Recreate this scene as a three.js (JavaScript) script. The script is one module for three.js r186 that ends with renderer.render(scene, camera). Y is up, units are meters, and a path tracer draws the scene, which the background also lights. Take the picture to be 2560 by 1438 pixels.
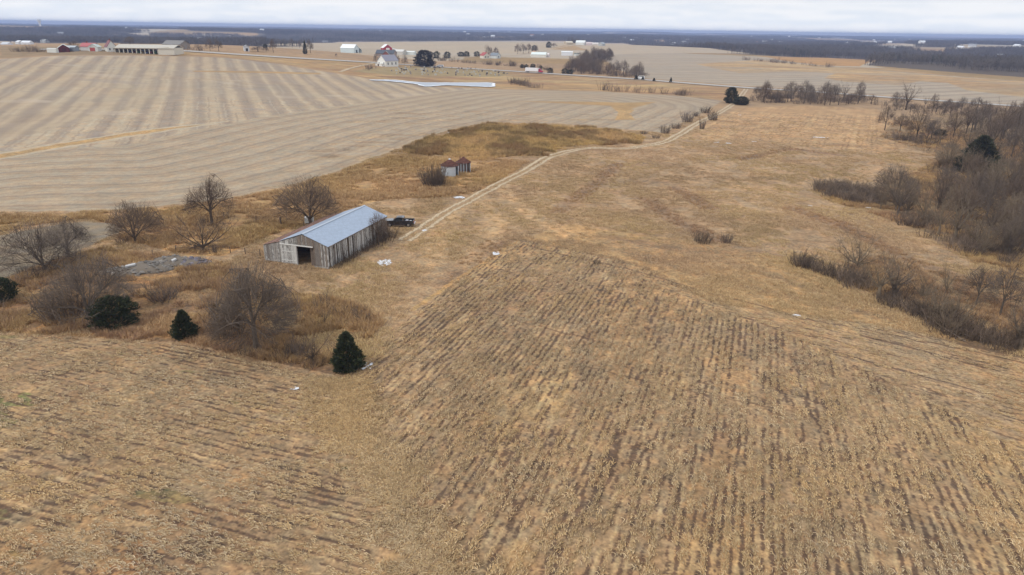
import * as THREE from 'three';
import { mergeGeometries } from 'three/addons/utils/BufferGeometryUtils.js';

// ---------------------------------------------------------------- camera, sky, sun, exposure
const scene = new THREE.Scene();
const camera = new THREE.PerspectiveCamera(45.72, 1024 / 575, 0.5, 40000);
camera.position.set(0, 37, 0);
camera.rotation.set(THREE.MathUtils.degToRad(-20.77), 0, THREE.MathUtils.degToRad(0.85));
const renderer = new THREE.WebGLRenderer({ antialias: true });
renderer.setSize(1024, 575);
renderer.toneMapping = THREE.LinearToneMapping;
renderer.toneMappingExposure = 1.0;
renderer.outputColorSpace = THREE.SRGBColorSpace;
renderer.shadowMap.enabled = true;

function rng(seed) { let a = seed >>> 0; return () => { a = (a + 0x6d2b79f5) | 0; let t = Math.imul(a ^ (a >>> 15), 1 | a); t = (t + Math.imul(t ^ (t >>> 7), 61 | t)) ^ t; return ((t ^ (t >>> 14)) >>> 0) / 4294967296; }; }
const NT = 256, NTAB = new Float32Array(NT * NT);
{ const r = rng(77); for (let i = 0; i < NT * NT; i++) NTAB[i] = r(); }
function vn(x, y) {                                        // value noise 0..1
  const ix = Math.floor(x), iy = Math.floor(y); let fx = x - ix, fy = y - iy;
  fx = fx * fx * (3 - 2 * fx); fy = fy * fy * (3 - 2 * fy);
  const a = (ix & 255), b = (ix + 1) & 255, c = (iy & 255) << 8, d = ((iy + 1) & 255) << 8;
  const p = NTAB[c + a], q = NTAB[c + b], u = NTAB[d + a], v = NTAB[d + b];
  return (p + (q - p) * fx) * (1 - fy) + (u + (v - u) * fx) * fy;
}
const fbm = (x, y) => vn(x, y) * 0.5 + vn(x * 2.1 + 17, y * 2.1 + 5) * 0.3 + vn(x * 4.3 + 3, y * 4.3 + 31) * 0.2;
const lerp = (a, b, t) => a + (b - a) * t, clamp = (x, a, b) => Math.min(b, Math.max(a, x));
const sm = (a, b, x) => { const t = clamp((x - a) / (b - a), 0, 1); return t * t * (3 - 2 * t); };

{ // bright winter overcast: layered stratus, a little blue between the sheets
  const W = 2048, Hh = 1024, data = new Float32Array(W * Hh * 4);
  for (let j = 0; j < Hh; j++) {
    const el = ((j + 0.5) / Hh - 0.5) * Math.PI, y = Math.sin(el), cy = Math.cos(el);
    for (let i = 0; i < W; i++) {
      const az = ((i + 0.5) / W - 0.5) * 2 * Math.PI, x = Math.cos(az) * cy, z = Math.sin(az) * cy, o = (j * W + i) * 4;
      const yy = Math.max(y, 0), k = 1 / (yy + 0.028);
      const n = fbm(x * k * 0.62 + 40, z * k * 0.62 + 12), n2 = fbm(x * k * 1.9 + 9, z * k * 1.9 + 70);
      const c = sm(0.34, 0.66, n * 0.72 + n2 * 0.28);      // 0 bluish gap .. 1 white sheet
      const up = 1.0 + 0.2 * sm(0, 0.8, yy) + 0.2 * Math.exp(-yy / 0.03); // overcast: brighter overhead and along the hazy rim
      data[o] = lerp(0.76, 0.875, c) * up; data[o + 1] = lerp(0.81, 0.89, c) * up; data[o + 2] = lerp(0.88, 0.92, c) * up; data[o + 3] = 1;
    }
  }
  const sky = new THREE.DataTexture(data, W, Hh, THREE.RGBAFormat, THREE.FloatType);
  sky.mapping = THREE.EquirectangularReflectionMapping; sky.magFilter = THREE.LinearFilter; sky.minFilter = THREE.LinearFilter;
  sky.colorSpace = THREE.LinearSRGBColorSpace; sky.needsUpdate = true;
  scene.background = sky; scene.environment = sky;
}
const sun = new THREE.DirectionalLight(new THREE.Color(1, 0.95, 0.87), 1.5);
sun.position.set(-260, 330, 60); sun.target.position.set(0, 0, -120); scene.add(sun); scene.add(sun.target);
sun.castShadow = true; sun.shadow.radius = 20; sun.shadow.mapSize.set(4096, 4096);
Object.assign(sun.shadow.camera, { left: -420, right: 420, top: 420, bottom: -420, near: 1, far: 1400 });
scene.fog = new THREE.FogExp2(new THREE.Color(0.5, 0.63, 1.0), 0.00015);

// ---------------------------------------------------------------- layout in metres (x, z)
const TERRAIN = [[-330, -560, 210, 230, 14], [-600, -640, 260, 180, 11], [-250, -720, 140, 130, 7], [150, -135, 55, 60, -5], [330, -420, 140, 120, -5], [60, -980, 400, 230, 5], [500, -900, 400, 220, 4], [900, -1250, 500, 250, -14], [60, -1390, 560, 240, 15], [-2300, -3300, 1500, 700, 15], [-700, -2200, 900, 500, -22]];
const LAND = {"soy":[[-113.5,-130.6],[-106.0,-136.8],[-85.5,-140.1],[-73.0,-145.8],[-62.9,-154.1],[-55.7,-166.1],[-45.6,-192.0],[-40.2,-211.9],[-34.2,-240.5],[-25.5,-266.2],[-11.9,-291.6],[19.0,-289.8],[49.7,-274.9],[58.1,-269.2],[85.0,-328.0],[120.3,-409.5],[101.4,-433.9],[54.2,-451.1],[-9.5,-448.4],[-47.6,-450.2],[-87.3,-473.7],[-123.6,-502.9],[-177.6,-540.7],[-223.7,-551.2],[-255.6,-534.7],[-284.2,-516.3],[-316.8,-499.5],[-339.0,-471.4],[-370.0,-460.3]],
  "soyEdge":[[-119.2,-127.9],[-113.5,-130.6],[-106.0,-136.8],[-85.5,-140.1],[-73.0,-145.8],[-62.9,-154.1],[-55.7,-166.1],[-45.6,-192.0],[-40.2,-211.9],[-34.2,-240.5],[-25.5,-266.2],[-11.9,-291.6],[2.5,-321.9],[28.8,-380.9]],
  "soyLow":[[-101.0,-114.8],[-94.5,-120.6],[-84.5,-131.2],[-78.5,-130.4],[-74.2,-123.8],[-74.3,-117.4],[-75.7,-108.2],[-77.0,-99.3],[-79.6,-87.7]],
  "waterway":[[-151.6,-191.9],[-151.1,-200.8],[-147.0,-214.5],[-141.5,-230.9],[-135.5,-245.0],[-126.0,-261.3],[-116.3,-272.7],[-122.9,-254.7],[-131.1,-236.7],[-136.3,-221.9],[-142.3,-207.2],[-145.7,-193.1],[-146.0,-184.3]],
  "waterway2":[[0.7,-378.5],[35.6,-384.5],[59.8,-385.6],[78.6,-392.0],[62.5,-362.0],[54.5,-330.8],[53.6,-308.1],[44.6,-306.8],[49.9,-338.2],[49.8,-367.1],[24.0,-373.7]],
  "waterway3":[[-209.1,-461.5],[-175.0,-481.8],[-137.2,-501.4],[-134.3,-490.5],[-171.8,-472.6],[-206.5,-455.6]],
  "orange":[[-111.7,-128.4],[-103.8,-133.7],[-84.4,-138.1],[-72.0,-143.7],[-62.1,-151.8],[-55.0,-163.9],[-45.0,-189.1],[-36.9,-210.8],[-21.4,-208.9],[-4.2,-207.1],[4.2,-202.6],[-3.5,-176.4],[-9.9,-159.9],[-20.7,-155.0],[-29.5,-152.5],[-33.9,-147.7],[-44.5,-125.5],[-47.2,-120.1],[-49.2,-110.6],[-55.3,-110.3],[-66.0,-116.6],[-71.4,-118.8],[-77.2,-128.7],[-85.7,-133.3],[-96.0,-122.6],[-102.8,-117.1]],
  "weedy":[[-87.7,-87.3],[-78.2,-97.4],[-75.8,-105.1],[-71.6,-114.0],[-58.6,-110.1],[-49.7,-108.4],[-34.9,-95.8],[-22.8,-89.9],[-17.2,-84.5],[-18.4,-74.7],[-19.8,-68.5],[-27.1,-71.7],[-39.5,-76.4],[-49.1,-77.6],[-65.0,-78.8],[-80.3,-78.9]],
  "weeds":[[-36.8,-210.2],[-31.3,-239.1],[-23.5,-261.2],[-9.2,-287.0],[7.2,-284.5],[34.3,-278.6],[49.4,-259.8],[44.5,-244.0],[29.5,-237.1],[18.2,-232.5],[6.9,-214.4],[-10.3,-207.2],[-22.9,-211.5]],
  "stubble":[[-90.2,-78.5],[-64.4,-77.9],[-48.7,-76.8],[-39.2,-75.7],[-26.8,-70.7],[-19.3,-67.4],[-16.4,-72.1],[-14.7,-82.6],[-9.7,-96.9],[-4.8,-108.9],[0.6,-121.9],[10.0,-117.7],[21.4,-108.1],[30.2,-91.8],[40.3,-87.9],[52.4,-84.3],[57.6,-79.6],[64.6,-75.1],[72.4,-69.9],[44.3,-34.0],[-50.0,-32.3]],
  "leftRows":[[-90.2,-78.5],[-64.4,-77.9],[-48.7,-76.8],[-39.2,-75.7],[-26.8,-70.7],[-19.3,-67.4],[-17.6,-63.2],[-14.3,-55.8],[-9.2,-47.6],[-3.0,-33.2],[-50.0,-32.3]],
  "rightRows":[[15.1,-111.6],[25.9,-98.5],[30.2,-91.8],[40.3,-87.9],[52.4,-84.3],[57.6,-79.6],[64.6,-75.1],[72.4,-69.9],[54.1,-48.5],[49.0,-55.5],[44.9,-66.0],[37.3,-80.1],[27.5,-92.8]],
  "swale":[[0.6,-122.6],[11.2,-134.5],[31.7,-124.4],[47.6,-115.7],[51.2,-107.4],[56.9,-87.6],[58.7,-79.6],[52.4,-84.3],[40.3,-87.9],[30.2,-91.8],[21.4,-108.1],[10.0,-117.7]],
  "hay":[[61.4,-256.2],[86.6,-306.1],[117.5,-369.9],[160.0,-394.8],[204.9,-399.0],[161.4,-285.1],[145.4,-247.4],[119.2,-228.9],[90.5,-254.7],[72.3,-252.6]],
  "creek":[[79.3,-182.4],[94.8,-178.7],[112.5,-196.0],[138.7,-221.2],[142.9,-271.1],[194.4,-353.5],[317.7,-439.4],[336.1,-400.4],[75.3,-78.5],[59.6,-81.1],[57.3,-93.6],[52.4,-105.5],[65.6,-117.5],[73.6,-105.6],[82.4,-111.0],[85.3,-134.0],[82.1,-148.9],[75.0,-162.0]],
  "corridor":[[-258.0,-539.9],[-227.0,-559.6],[-180.4,-549.3],[-125.6,-511.7],[-88.9,-482.2],[-48.5,-458.5],[-9.6,-454.2],[54.9,-457.1],[102.6,-439.5],[121.8,-414.7],[159.4,-493.6],[96.7,-551.3],[11.0,-611.1],[-66.8,-635.5],[-121.1,-623.4],[-212.9,-590.2],[-272.7,-571.9]],
  "yard":[[-342.1,-475.8],[-319.8,-504.3],[-286.9,-521.3],[-259.2,-542.6],[-280.6,-588.9],[-318.4,-580.5],[-356.4,-564.1],[-414.3,-579.5]],
  "highway":[[-355.2,-537.8],[-308.9,-557.0],[-274.2,-575.1],[-235.1,-580.4],[-194.1,-592.4],[-159.1,-609.3],[-122.0,-627.8],[-66.8,-635.5],[-27.8,-635.8],[11.1,-621.4],[57.5,-595.7],[99.6,-568.3],[136.2,-535.5],[167.8,-511.3],[212.9,-494.7],[258.2,-474.1],[291.5,-462.3],[322.4,-446.2],[355.0,-412.2]],
  "track":[[164.4,-504.1],[142.9,-446.5],[125.7,-401.8],[101.3,-345.9],[77.3,-296.7],[60.8,-260.1],[49.4,-240.1],[36.8,-230.3],[26.0,-229.2],[18.2,-223.7],[10.7,-210.6],[4.0,-191.0],[-2.5,-174.0],[-7.9,-159.6],[-11.9,-149.1],[-15.3,-139.2],[-18.1,-128.4],[-20.2,-121.5]],
  "lane":[[-100.0,-668.3],[-86.1,-724.0],[-52.0,-861.7],[-14.2,-891.9],[23.0,-1006.5],[65.4,-1170.0],[106.8,-1281.1],[140.0,-1328.7]],
  "lane2":[[-122.5,-621.4],[-127.2,-557.3],[-127.1,-517.6]],
  "pond":[[-96.2,-471.2],[-81.8,-480.4],[-63.2,-472.3],[-37.4,-482.6],[-17.1,-492.3],[-14.6,-476.7],[-16.0,-460.6],[-25.3,-459.9],[-46.0,-459.7],[-56.0,-446.3],[-64.1,-459.6],[-79.9,-469.0]],
  "cemetery":[[-96.9,-601.7],[-80.5,-631.7],[-31.7,-644.2],[-2.7,-609.1],[-11.8,-557.0],[-56.7,-537.4],[-96.1,-522.6],[-121.3,-530.7],[-113.3,-582.3]],
  "farA":[[-483.3,-1346.4],[-627.2,-2528.7],[-13.5,-2682.5],[203.1,-2712.0],[104.4,-1343.0],[6.1,-974.4],[-48.1,-978.4],[-103.1,-984.9],[-148.0,-1073.4],[-274.4,-1183.5],[-435.3,-1250.6]],
  "farB":[[107.4,-915.6],[149.0,-990.9],[257.5,-1130.4],[334.0,-1001.5],[326.1,-836.1],[350.0,-755.0],[397.9,-683.4],[440.2,-617.6],[456.5,-575.8],[342.4,-426.1],[330.0,-457.2],[265.1,-487.2],[173.3,-528.7],[102.7,-586.2],[99.8,-709.7]],
  "farTan":[[197.2,-784.0],[297.2,-875.1],[335.3,-780.3],[392.1,-673.2],[437.2,-613.3],[456.5,-575.8],[386.0,-483.2],[359.4,-500.1],[341.5,-535.5],[359.6,-592.3],[342.7,-603.9],[306.0,-565.8],[273.5,-585.5],[269.0,-621.9],[305.2,-681.0],[274.3,-699.8],[208.6,-663.9]],
  "farOrange":[[362.7,-1097.1],[532.5,-1244.8],[665.4,-1272.9],[375.8,-783.1],[338.1,-786.8],[323.2,-866.1]],
  "farC":[[100.5,-1291.4],[271.0,-2573.4],[391.8,-2622.3],[378.8,-1340.7],[407.0,-1242.8],[257.5,-1130.4],[149.0,-990.9],[111.3,-1175.9]],
  "woodsR":[[417.0,-1252.3],[805.7,-2208.4],[901.5,-2014.0],[861.5,-1539.9],[1000.3,-1419.0],[1062.9,-1299.6],[512.2,-621.0],[473.2,-665.3],[429.3,-739.0],[395.6,-806.3],[665.4,-1272.9],[541.2,-1265.3]],
  "woodsR2":[[391.8,-2622.3],[664.6,-2936.7],[987.4,-2933.8],[753.7,-2234.6],[428.9,-1311.1],[393.5,-1393.3],[494.8,-2483.6]],
  "woodsM":[[46.6,-684.6],[83.7,-829.0],[97.0,-913.3],[123.2,-919.4],[110.2,-819.8],[74.3,-732.3],[77.2,-650.8],[106.6,-609.7],[104.5,-578.1],[84.1,-594.6],[46.6,-631.0]],
  "hedge":[[134.2,-404.4],[150.6,-449.1],[176.2,-463.5],[204.9,-469.1],[223.2,-457.0],[216.3,-422.0],[181.4,-402.8],[153.4,-401.5]],
  "hedgeEast":[[220.4,-432.9],[254.1,-429.1],[278.5,-410.2],[303.0,-389.7],[273.0,-350.1],[243.9,-357.9],[214.2,-370.7],[200.8,-388.6]],
  "brushPile":[[78.0,-175.2],[85.3,-181.2],[94.9,-174.4],[88.2,-159.1],[82.3,-158.9],[76.9,-166.4]],
  "fence":[[-61.2,-110.0],[-57.8,-112.8],[-54.0,-113.0],[-49.9,-112.3],[-46.5,-111.6],[-43.2,-110.9]],
  "fence2":[[-59.0,-134.9],[-51.8,-133.2],[-46.2,-131.1],[-41.1,-129.6]],
  "terrace":[[0.6,-122.1],[10.0,-117.2],[21.2,-107.3],[26.8,-97.2],[31.5,-90.4],[45.0,-85.8],[55.7,-80.7],[64.0,-76.9],[70.1,-72.7]]};
const SPOT = {"near":[[-73.82,-101.26,8.21,10.74],[-74.31,-108.26,6.37,8.04],[-68.0,-117.49,7.57,9.01],[-54.03,-113.47,8.38,11.88],[-59.27,-129.75,9.3,8.67],[-40.04,-130.87,9.53,11.91],[-56.55,-83.63,8.83,11.24],[-31.31,-75.56,10.56,9.82],[-23.22,-71.54,3.99,4.69]],
  "cedar":[[-71.89,-89.16,3.39,3.39],[-51.82,-81.44,3.98,4.81],[-41.21,-78.11,3.64,3.33],[-18.8,-70.27,4.53,4.07],[121.47,-396.15,8.55,6.3],[124.91,-388.35,4.41,7.06],[138.12,-203.54,7.41,13.15],[168.4,-274.55,2.53,4.11],[-79.91,-632.47,13.43,15.55]],
  "right":[[58.7,-110.1,8.51,11.58],[62.09,-96.37,6.36,6.66],[66.48,-97.93,6.14,4.3],[93.19,-164.11,10.28,12.73],[101.12,-158.97,10.0,10.47],[154.45,-290.16,10.84,8.34],[219.48,-394.35,16.15,16.83],[157.84,-284.57,8.19,6.55],[150.82,-259.84,12.76,11.26],[150.49,-252.32,8.76,7.3],[159.38,-264.85,8.41,6.12],[170.36,-269.38,10.88,9.32],[137.07,-215.03,6.91,11.31],[52.06,-112.73,2.09,3.48],[69.12,-94.51,6.55,6.55],[69.64,-89.92,7.99,6.27],[93.13,-122.52,8.27,7.52]],
  "mid":[[-333.71,-544.34,7.86,10.88],[-328.85,-615.92,7.51,10.24],[-250.48,-590.62,11.15,7.87],[-245.65,-596.44,10.93,8.61],[-211.58,-628.97,12.58,6.99],[-353.8,-1142.55,16.46,10.13],[-337.5,-1128.13,13.75,8.75],[-188.26,-661.13,13.22,7.34],[-121.98,-627.82,8.41,6.3],[-106.33,-621.87,11.11,7.64],[-102.62,-626.84,8.4,4.9],[-96.96,-628.63,9.83,7.02],[-31.43,-849.83,16.06,12.28],[-23.49,-870.66,12.58,9.68],[2.84,-960.84,13.86,12.79],[10.31,-962.26,14.95,11.74],[18.04,-976.87,14.09,10.84],[29.08,-1023.59,10.21,9.08],[64.03,-1205.51,8.0,13.33],[-222.64,-622.93,4.84,13.84],[-218.2,-630.13,4.2,7.0],[-162.3,-650.43,3.62,2.89],[-2.42,-699.43,5.47,3.12],[-15.18,-711.26,4.76,3.18],[250.04,-407.72,6.96,6.96],[264.35,-402.67,9.17,9.17],[264.02,-391.59,6.69,6.69]],
  "midCedar":[[-188.55,-645.53,10.76,4.3],[-86.45,-790.82,7.48,6.16],[-76.19,-803.26,7.15,7.15],[-65.78,-866.75,5.3,7.71],[-59.21,-869.4,5.8,6.76],[-46.88,-873.69,5.83,6.8],[6.4,-679.8,3.42,3.04],[10.61,-681.85,3.43,3.43],[16.64,-678.81,4.17,4.55],[24.14,-676.3,3.02,3.02],[30.45,-624.86,4.2,4.9],[43.05,-619.63,4.16,5.55],[47.66,-616.33,3.8,4.83],[54.71,-1190.71,9.22,7.9],[27.61,-1055.34,8.19,7.02],[-234.0,-674.62,3.37,3.74],[96.29,-567.43,3.5,2.87],[101.22,-564.62,2.85,2.54],[119.43,-545.73,3.68,2.45],[108.17,-554.37,2.49,2.49]],
  "bush":[[75.36,-304.41,5.24,5.24],[58.5,-268.21,3.4,4.02],[76.32,-282.86,4.56,2.6],[88.99,-313.5,4.67,4.67],[65.43,-281.46,2.91,3.89],[92.93,-342.54,3.52,5.47],[85.02,-327.97,2.62,3.75],[35.51,-122.86,2.55,3.45],[40.11,-123.18,2.26,2.26],[-19.87,-168.38,4.2,4.6],[-25.65,-73.88,2.41,2.89],[-60.21,-84.16,4.04,5.92],[-49.75,-90.38,2.17,4.01],[-35.87,-78.42,4.81,4.56],[52.29,-255.17,1.48,2.95],[14.28,-109.38,0.61,1.35],[49.59,-265.02,1.53,2.75]],
  "brushLine":[[49.2,-112.5],[51.4,-107.8],[54.2,-103.7],[55.7,-96.4],[57.1,-89.0],[59.7,-85.7],[60.5,-81.0],[66.5,-80.6],[75.0,-82.1]],
  "brushLine2":[[86.0,-160.5],[88.3,-152.1],[89.3,-141.0],[88.0,-129.1],[89.5,-121.7],[94.7,-120.4],[105.6,-120.9]],
  "brushLine3":[[130.3,-208.8],[133.1,-199.2],[134.2,-186.5],[137.9,-175.9]],
  "brushLine4":[[145.1,-266.1],[151.6,-250.6],[155.8,-236.3],[152.5,-210.8],[157.9,-201.1]],
  "creekWood":[[97.2,-159.6],[124.4,-185.0],[147.4,-196.1],[164.0,-196.7],[110.8,-127.4],[96.9,-123.5],[92.8,-130.3],[94.6,-145.5]],
  "creekWood2":[[185.1,-289.0],[260.5,-358.0],[278.0,-343.6],[167.5,-201.3],[154.0,-205.8],[154.0,-229.0]],
  "scrub":[[[-3.6,-509.0],[3.4,-487.4],[15.0,-459.8]],[[53.2,-465.5],[70.2,-455.5],[89.6,-449.5],[106.6,-435.3]],[[-84.6,-746.5],[-43.8,-725.1],[0.7,-701.1]],[[-116.6,-543.4],[-113.2,-573.1]],[[99.9,-656.7],[113.8,-611.5]],[[0.7,-694.9],[33.8,-657.9]],[[-367.6,-521.1],[-340.7,-519.7]],[[275.8,-868.7],[305.4,-817.3],[340.8,-753.2]],[[-275.1,-584.0],[-251.6,-589.3]]],
  "swales":[[[30.6,-200.5],[19.7,-169.5],[10.2,-144.8]],[[70.6,-213.8],[95.2,-235.9],[106.2,-226.6]],[[41.1,-170.3],[43.8,-150.1]],[[-3.1,-119.9],[-6.8,-108.4],[-9.9,-98.3]],[[63.7,-152.5],[66.8,-142.6],[70.2,-128.3]],[[31.5,-156.7],[34.3,-136.0],[39.5,-125.0]],[[69.0,-139.8],[70.3,-118.1],[73.6,-105.6]]],
  "worn":[[[-8.8,-158.7],[-12.8,-139.3],[-14.3,-121.9],[-13.4,-108.0]],[[-7.7,-153.9],[-3.1,-135.1],[-4.9,-119.8],[-8.0,-106.3]],[[-11.9,-149.1],[-14.7,-132.9],[-20.2,-121.5]],[[-3.3,-166.9],[4.0,-140.3],[10.6,-125.8]]],
  "bands":[[[8.9,-123.1],[22.4,-114.1],[33.2,-102.4],[43.1,-95.1],[51.9,-88.7]],[[16.8,-126.2],[30.3,-118.1],[41.0,-106.7],[49.6,-96.3],[55.6,-90.4]],[[26.0,-135.4],[39.5,-125.0],[48.9,-113.6]]],
  "snow":[[-21.59,-108.7,1.35,2.29],[-2.89,-113.76,0.7,1.12],[-17.34,-128.42,0.62,0.94],[-12.64,-156.38,0.65,2.43],[76.08,-245.62,0.57,2.28],[72.62,-247.04,0.43,2.0],[86.92,-250.5,0.43,1.74],[116.79,-264.72,0.61,5.5],[-17.05,-70.73,1.02,1.95],[68.86,-155.13,0.37,0.93],[82.86,-156.05,0.47,1.12],[-24.97,-260.97,0.45,0.75],[39.81,-88.12,0.34,1.12],[-50.05,-78.39,0.3,1.52],[-23.57,-65.45,0.22,0.61],[107.91,-335.27,0.38,1.53]]};
const PLACE = {"nearR":[-29.88,-104.85],"lean":[-42.45,-108.54],"farR":[-23.73,-123.95],"truckF":[-24.51,-130.59],"truckR":[-20.85,-130.51],"bin1":[-16.82,-178.88],"bin2":[-14.2,-184.95],"rub1":[-62.23,-101.8],"rub2":[-58.89,-107.96],"rub3":[-52.55,-107.22],"box":[-39.98,-132.66],"post":[-45.97,-130.53],"shedL":[-294.8,-530.18],"shedR":[-268.78,-538.18],"shedE":[-263.49,-550.52],"church":[-108.89,-597.45],"semi":[19.97,-625.53],"van":[100.63,-568.6],"car":[-67.41,-658.94],"whiteBarn":[-218.87,-946.11],"redBarn":[-179.7,-991.36],"greyHouse":[-132.45,-733.88],"sheds":[-137.9,-878.39],"houseRed":[-35.32,-830.26],"houseW":[-23.44,-834.84],"houseA":[29.82,-873.28],"long":[67.91,-917.25],"farmA":[116.92,-1299.39],"farmB":[132.19,-1323.49],"greyBarn":[-280.75,-594.19],"hut":[-230.85,-616.28],"redEnd":[-328.7,-523.68],"camper":[-333.62,-518.52],"grayHut":[-330.92,-533.67],"redRoof":[-320.75,-538.07],"redDoor":[-315.33,-536.91],"whiteHouse":[-305.06,-538.76],"tower":[-2402.32,-3676.44],"w1":[-404.1,-571.76],"w2":[-409.36,-603.39],"w3":[-867.43,-1328.77],"mast":[-739.43,-2685.31],"pole":[4.19,-623.1]};
const FARM_AT = [116.92, -1299.39], TOWER_AT = [-2402.32, -3676.44];

const BARN = { x: -31.07, z: -115.73, turn: -0.3 };       // centre of the main span; long axis runs away to the right
function barnLocal(x, z) { const dx = x - BARN.x, dz = z - BARN.z, c = Math.cos(BARN.turn), s = Math.sin(BARN.turn); return [dx * c - dz * s, dx * s + dz * c]; }
function baseHeight(x, z) {
  let h = 0;
  for (const [gx, gz, rx, rz, a] of TERRAIN) { const e = ((x - gx) / rx) ** 2 + ((z - gz) / rz) ** 2; if (e < 12) h += a * Math.exp(-e); }
  const d = Math.hypot(x, z), a = sm(900, 3000, d);
  if (a > 0) {
    h += a * (6 * Math.sin(x / 510 + 1.3) * Math.cos(z / 620 + 0.5) + 4 * Math.sin(x / 270 + z / 390 + 2.1));
    h += sm(3000, 9000, d) * (6 * Math.sin(x / 1700 + 0.4) * Math.cos(z / 1500) + 5 * Math.sin(z / 900 + x / 2300) - 2);
  }
  return h;
}
const FIELD = [-78, 88, -124, -28], NEAR = [-165, 205, -350, -18], MID = [-1000, 1150, -1560, -18], FAR1 = [-3600, 3600, -5600, 250], FAR2 = [-13000, 13000, -14500, 1200];
function axis(cuts) { const out = []; for (let i = 0; i + 1 < cuts.length; i++) { const [a, step] = cuts[i], b = cuts[i + 1][0], n = Math.max(1, Math.round((b - a) / step)); for (let k = 0; k < n; k++) out.push(a + ((b - a) * k) / n); } out.push(cuts[cuts.length - 1][0]); return out; }
const GX = axis([[FAR2[0], 340], [FAR1[0], 80], [MID[0], 14], [NEAR[0], 1.35], [FIELD[0], 1.2], [FIELD[1], 1.35], [NEAR[1], 14], [MID[1], 80], [FAR1[1], 340], [FAR2[1], 0]]);
const GZ = axis([[FAR2[2], 340], [FAR1[2], 80], [MID[2], 14], [NEAR[2], 1.35], [FIELD[2], 1.2], [FIELD[3], 1.35], [NEAR[3], 20], [FAR1[3], 200], [FAR2[3], 0]]);
const NX = GX.length, NZ = GZ.length, GY = new Float32Array(NX * NZ);
for (let j = 0; j < NZ; j++) for (let i = 0; i < NX; i++) {
  const x = GX[i], z = GZ[j], e = Math.min(x - NEAR[0], NEAR[1] - x, z - NEAR[2], NEAR[3] - z), f = sm(0, 25, e);
  GY[j * NX + i] = baseHeight(x, z) + f * ((vn(x / 9, z / 9) - 0.5) * 0.34 + (vn(x / 3.1, z / 3.1) - 0.5) * 0.14);
}
function cell(A, v) { let lo = 0, hi = A.length - 2; while (lo < hi) { const m = (lo + hi + 1) >> 1; if (A[m] <= v) lo = m; else hi = m - 1; } return lo; }
function gy(x, z) {                                        // height of the ground mesh itself
  const i = cell(GX, x), j = cell(GZ, z), u = (x - GX[i]) / (GX[i + 1] - GX[i]), v = (z - GZ[j]) / (GZ[j + 1] - GZ[j]), o = j * NX + i;
  const a = GY[o], b = GY[o + 1], c = GY[o + NX], d = GY[o + NX + 1];
  return u + v <= 1 ? a + (b - a) * u + (c - a) * v : d + (c - d) * (1 - u) + (b - d) * (1 - v);
}
function inside(poly, x, z) { let r = false; for (let i = 0, j = poly.length - 1; i < poly.length; j = i++) { const [a, b] = poly[i], [c, d] = poly[j]; if (b > z !== d > z && x < ((c - a) * (z - b)) / (d - b) + a) r = !r; } return r; }
function box2(poly) { let a = 1e9, b = -1e9, c = 1e9, d = -1e9; for (const [x, z] of poly) { a = Math.min(a, x); b = Math.max(b, x); c = Math.min(c, z); d = Math.max(d, z); } return [a, b, c, d]; }
const ROW_A = [Math.sin(0.3307), -Math.cos(0.3307)], ROW_SOY = [Math.sin(-0.4035), -Math.cos(-0.4035)], ROW_L = [Math.sin(-1.25), -Math.cos(-1.25)], ROW_R = [Math.sin(-0.93), -Math.cos(-0.93)], ROW_H = [Math.sin(0.46), -Math.cos(0.46)];
const OPEN = ['farA', 'farB', 'farC', 'farOrange', 'soy', 'corridor', 'yard', 'cemetery'].map((k) => LAND[k]);
function wood(x, z) {                                      // is this spot of the far country wooded?
  for (const k of ['woodsR', 'woodsR2']) if (inside(LAND[k], x, z)) return fbm(x / 90 + 3, z / 130) > 0.33;
  const d = Math.hypot(x, z); if (d < 1250) return false;
  for (const p of OPEN) if (inside(p, x, z)) return false;
  const az = Math.atan2(x, -z), n = d < 3200 ? fbm(x / 420 + 9, z / 520 + 4) : fbm(x / 900 + 9, z / 1300 + 4);
  return n > lerp(0.4, 0.54, sm(-0.45, 0.2, az)) - 0.04 * sm(5000, 9000, d);
}

// ---------------------------------------------------------------- ground sheet
const path = (c, poly, close = true) => { c.beginPath(); poly.forEach(([x, z], i) => (i ? c.lineTo(x, z) : c.moveTo(x, z))); if (close) c.closePath(); };
const fill = (c, key, style) => { path(c, LAND[key]); c.fillStyle = style; c.fill(); };
function clipped(c, key, f) { c.save(); path(c, LAND[key]); c.clip(); f(box2(LAND[key])); c.restore(); }
function rows(c, [bx0, bx1, bz0, bz1], dir, period, width, style, seed, dash) {
  const r = rng(seed), cx = (bx0 + bx1) / 2, cz = (bz0 + bz1) / 2, R = Math.hypot(bx1 - bx0, bz1 - bz0) / 2, px = -dir[1], pz = dir[0];
  c.strokeStyle = style; c.lineCap = 'round';
  for (let k = -R; k < R; k += period) {
    const o = k + (r() - 0.5) * period * 0.12;
    for (let t = -R; t < R; ) {
      const len = dash ? dash * (0.3 + r() * 1.6) : 2 * R;
      if (!dash || r() < 0.62) {
        c.lineWidth = width * (0.6 + r() * 0.8); c.beginPath();
        c.moveTo(cx + px * o + dir[0] * t, cz + pz * o + dir[1] * t); c.lineTo(cx + px * o + dir[0] * (t + len), cz + pz * o + dir[1] * (t + len)); c.stroke();
      }
      t += dash ? len * (1 + r() * 0.8) : len;
    }
  }
}
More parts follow.
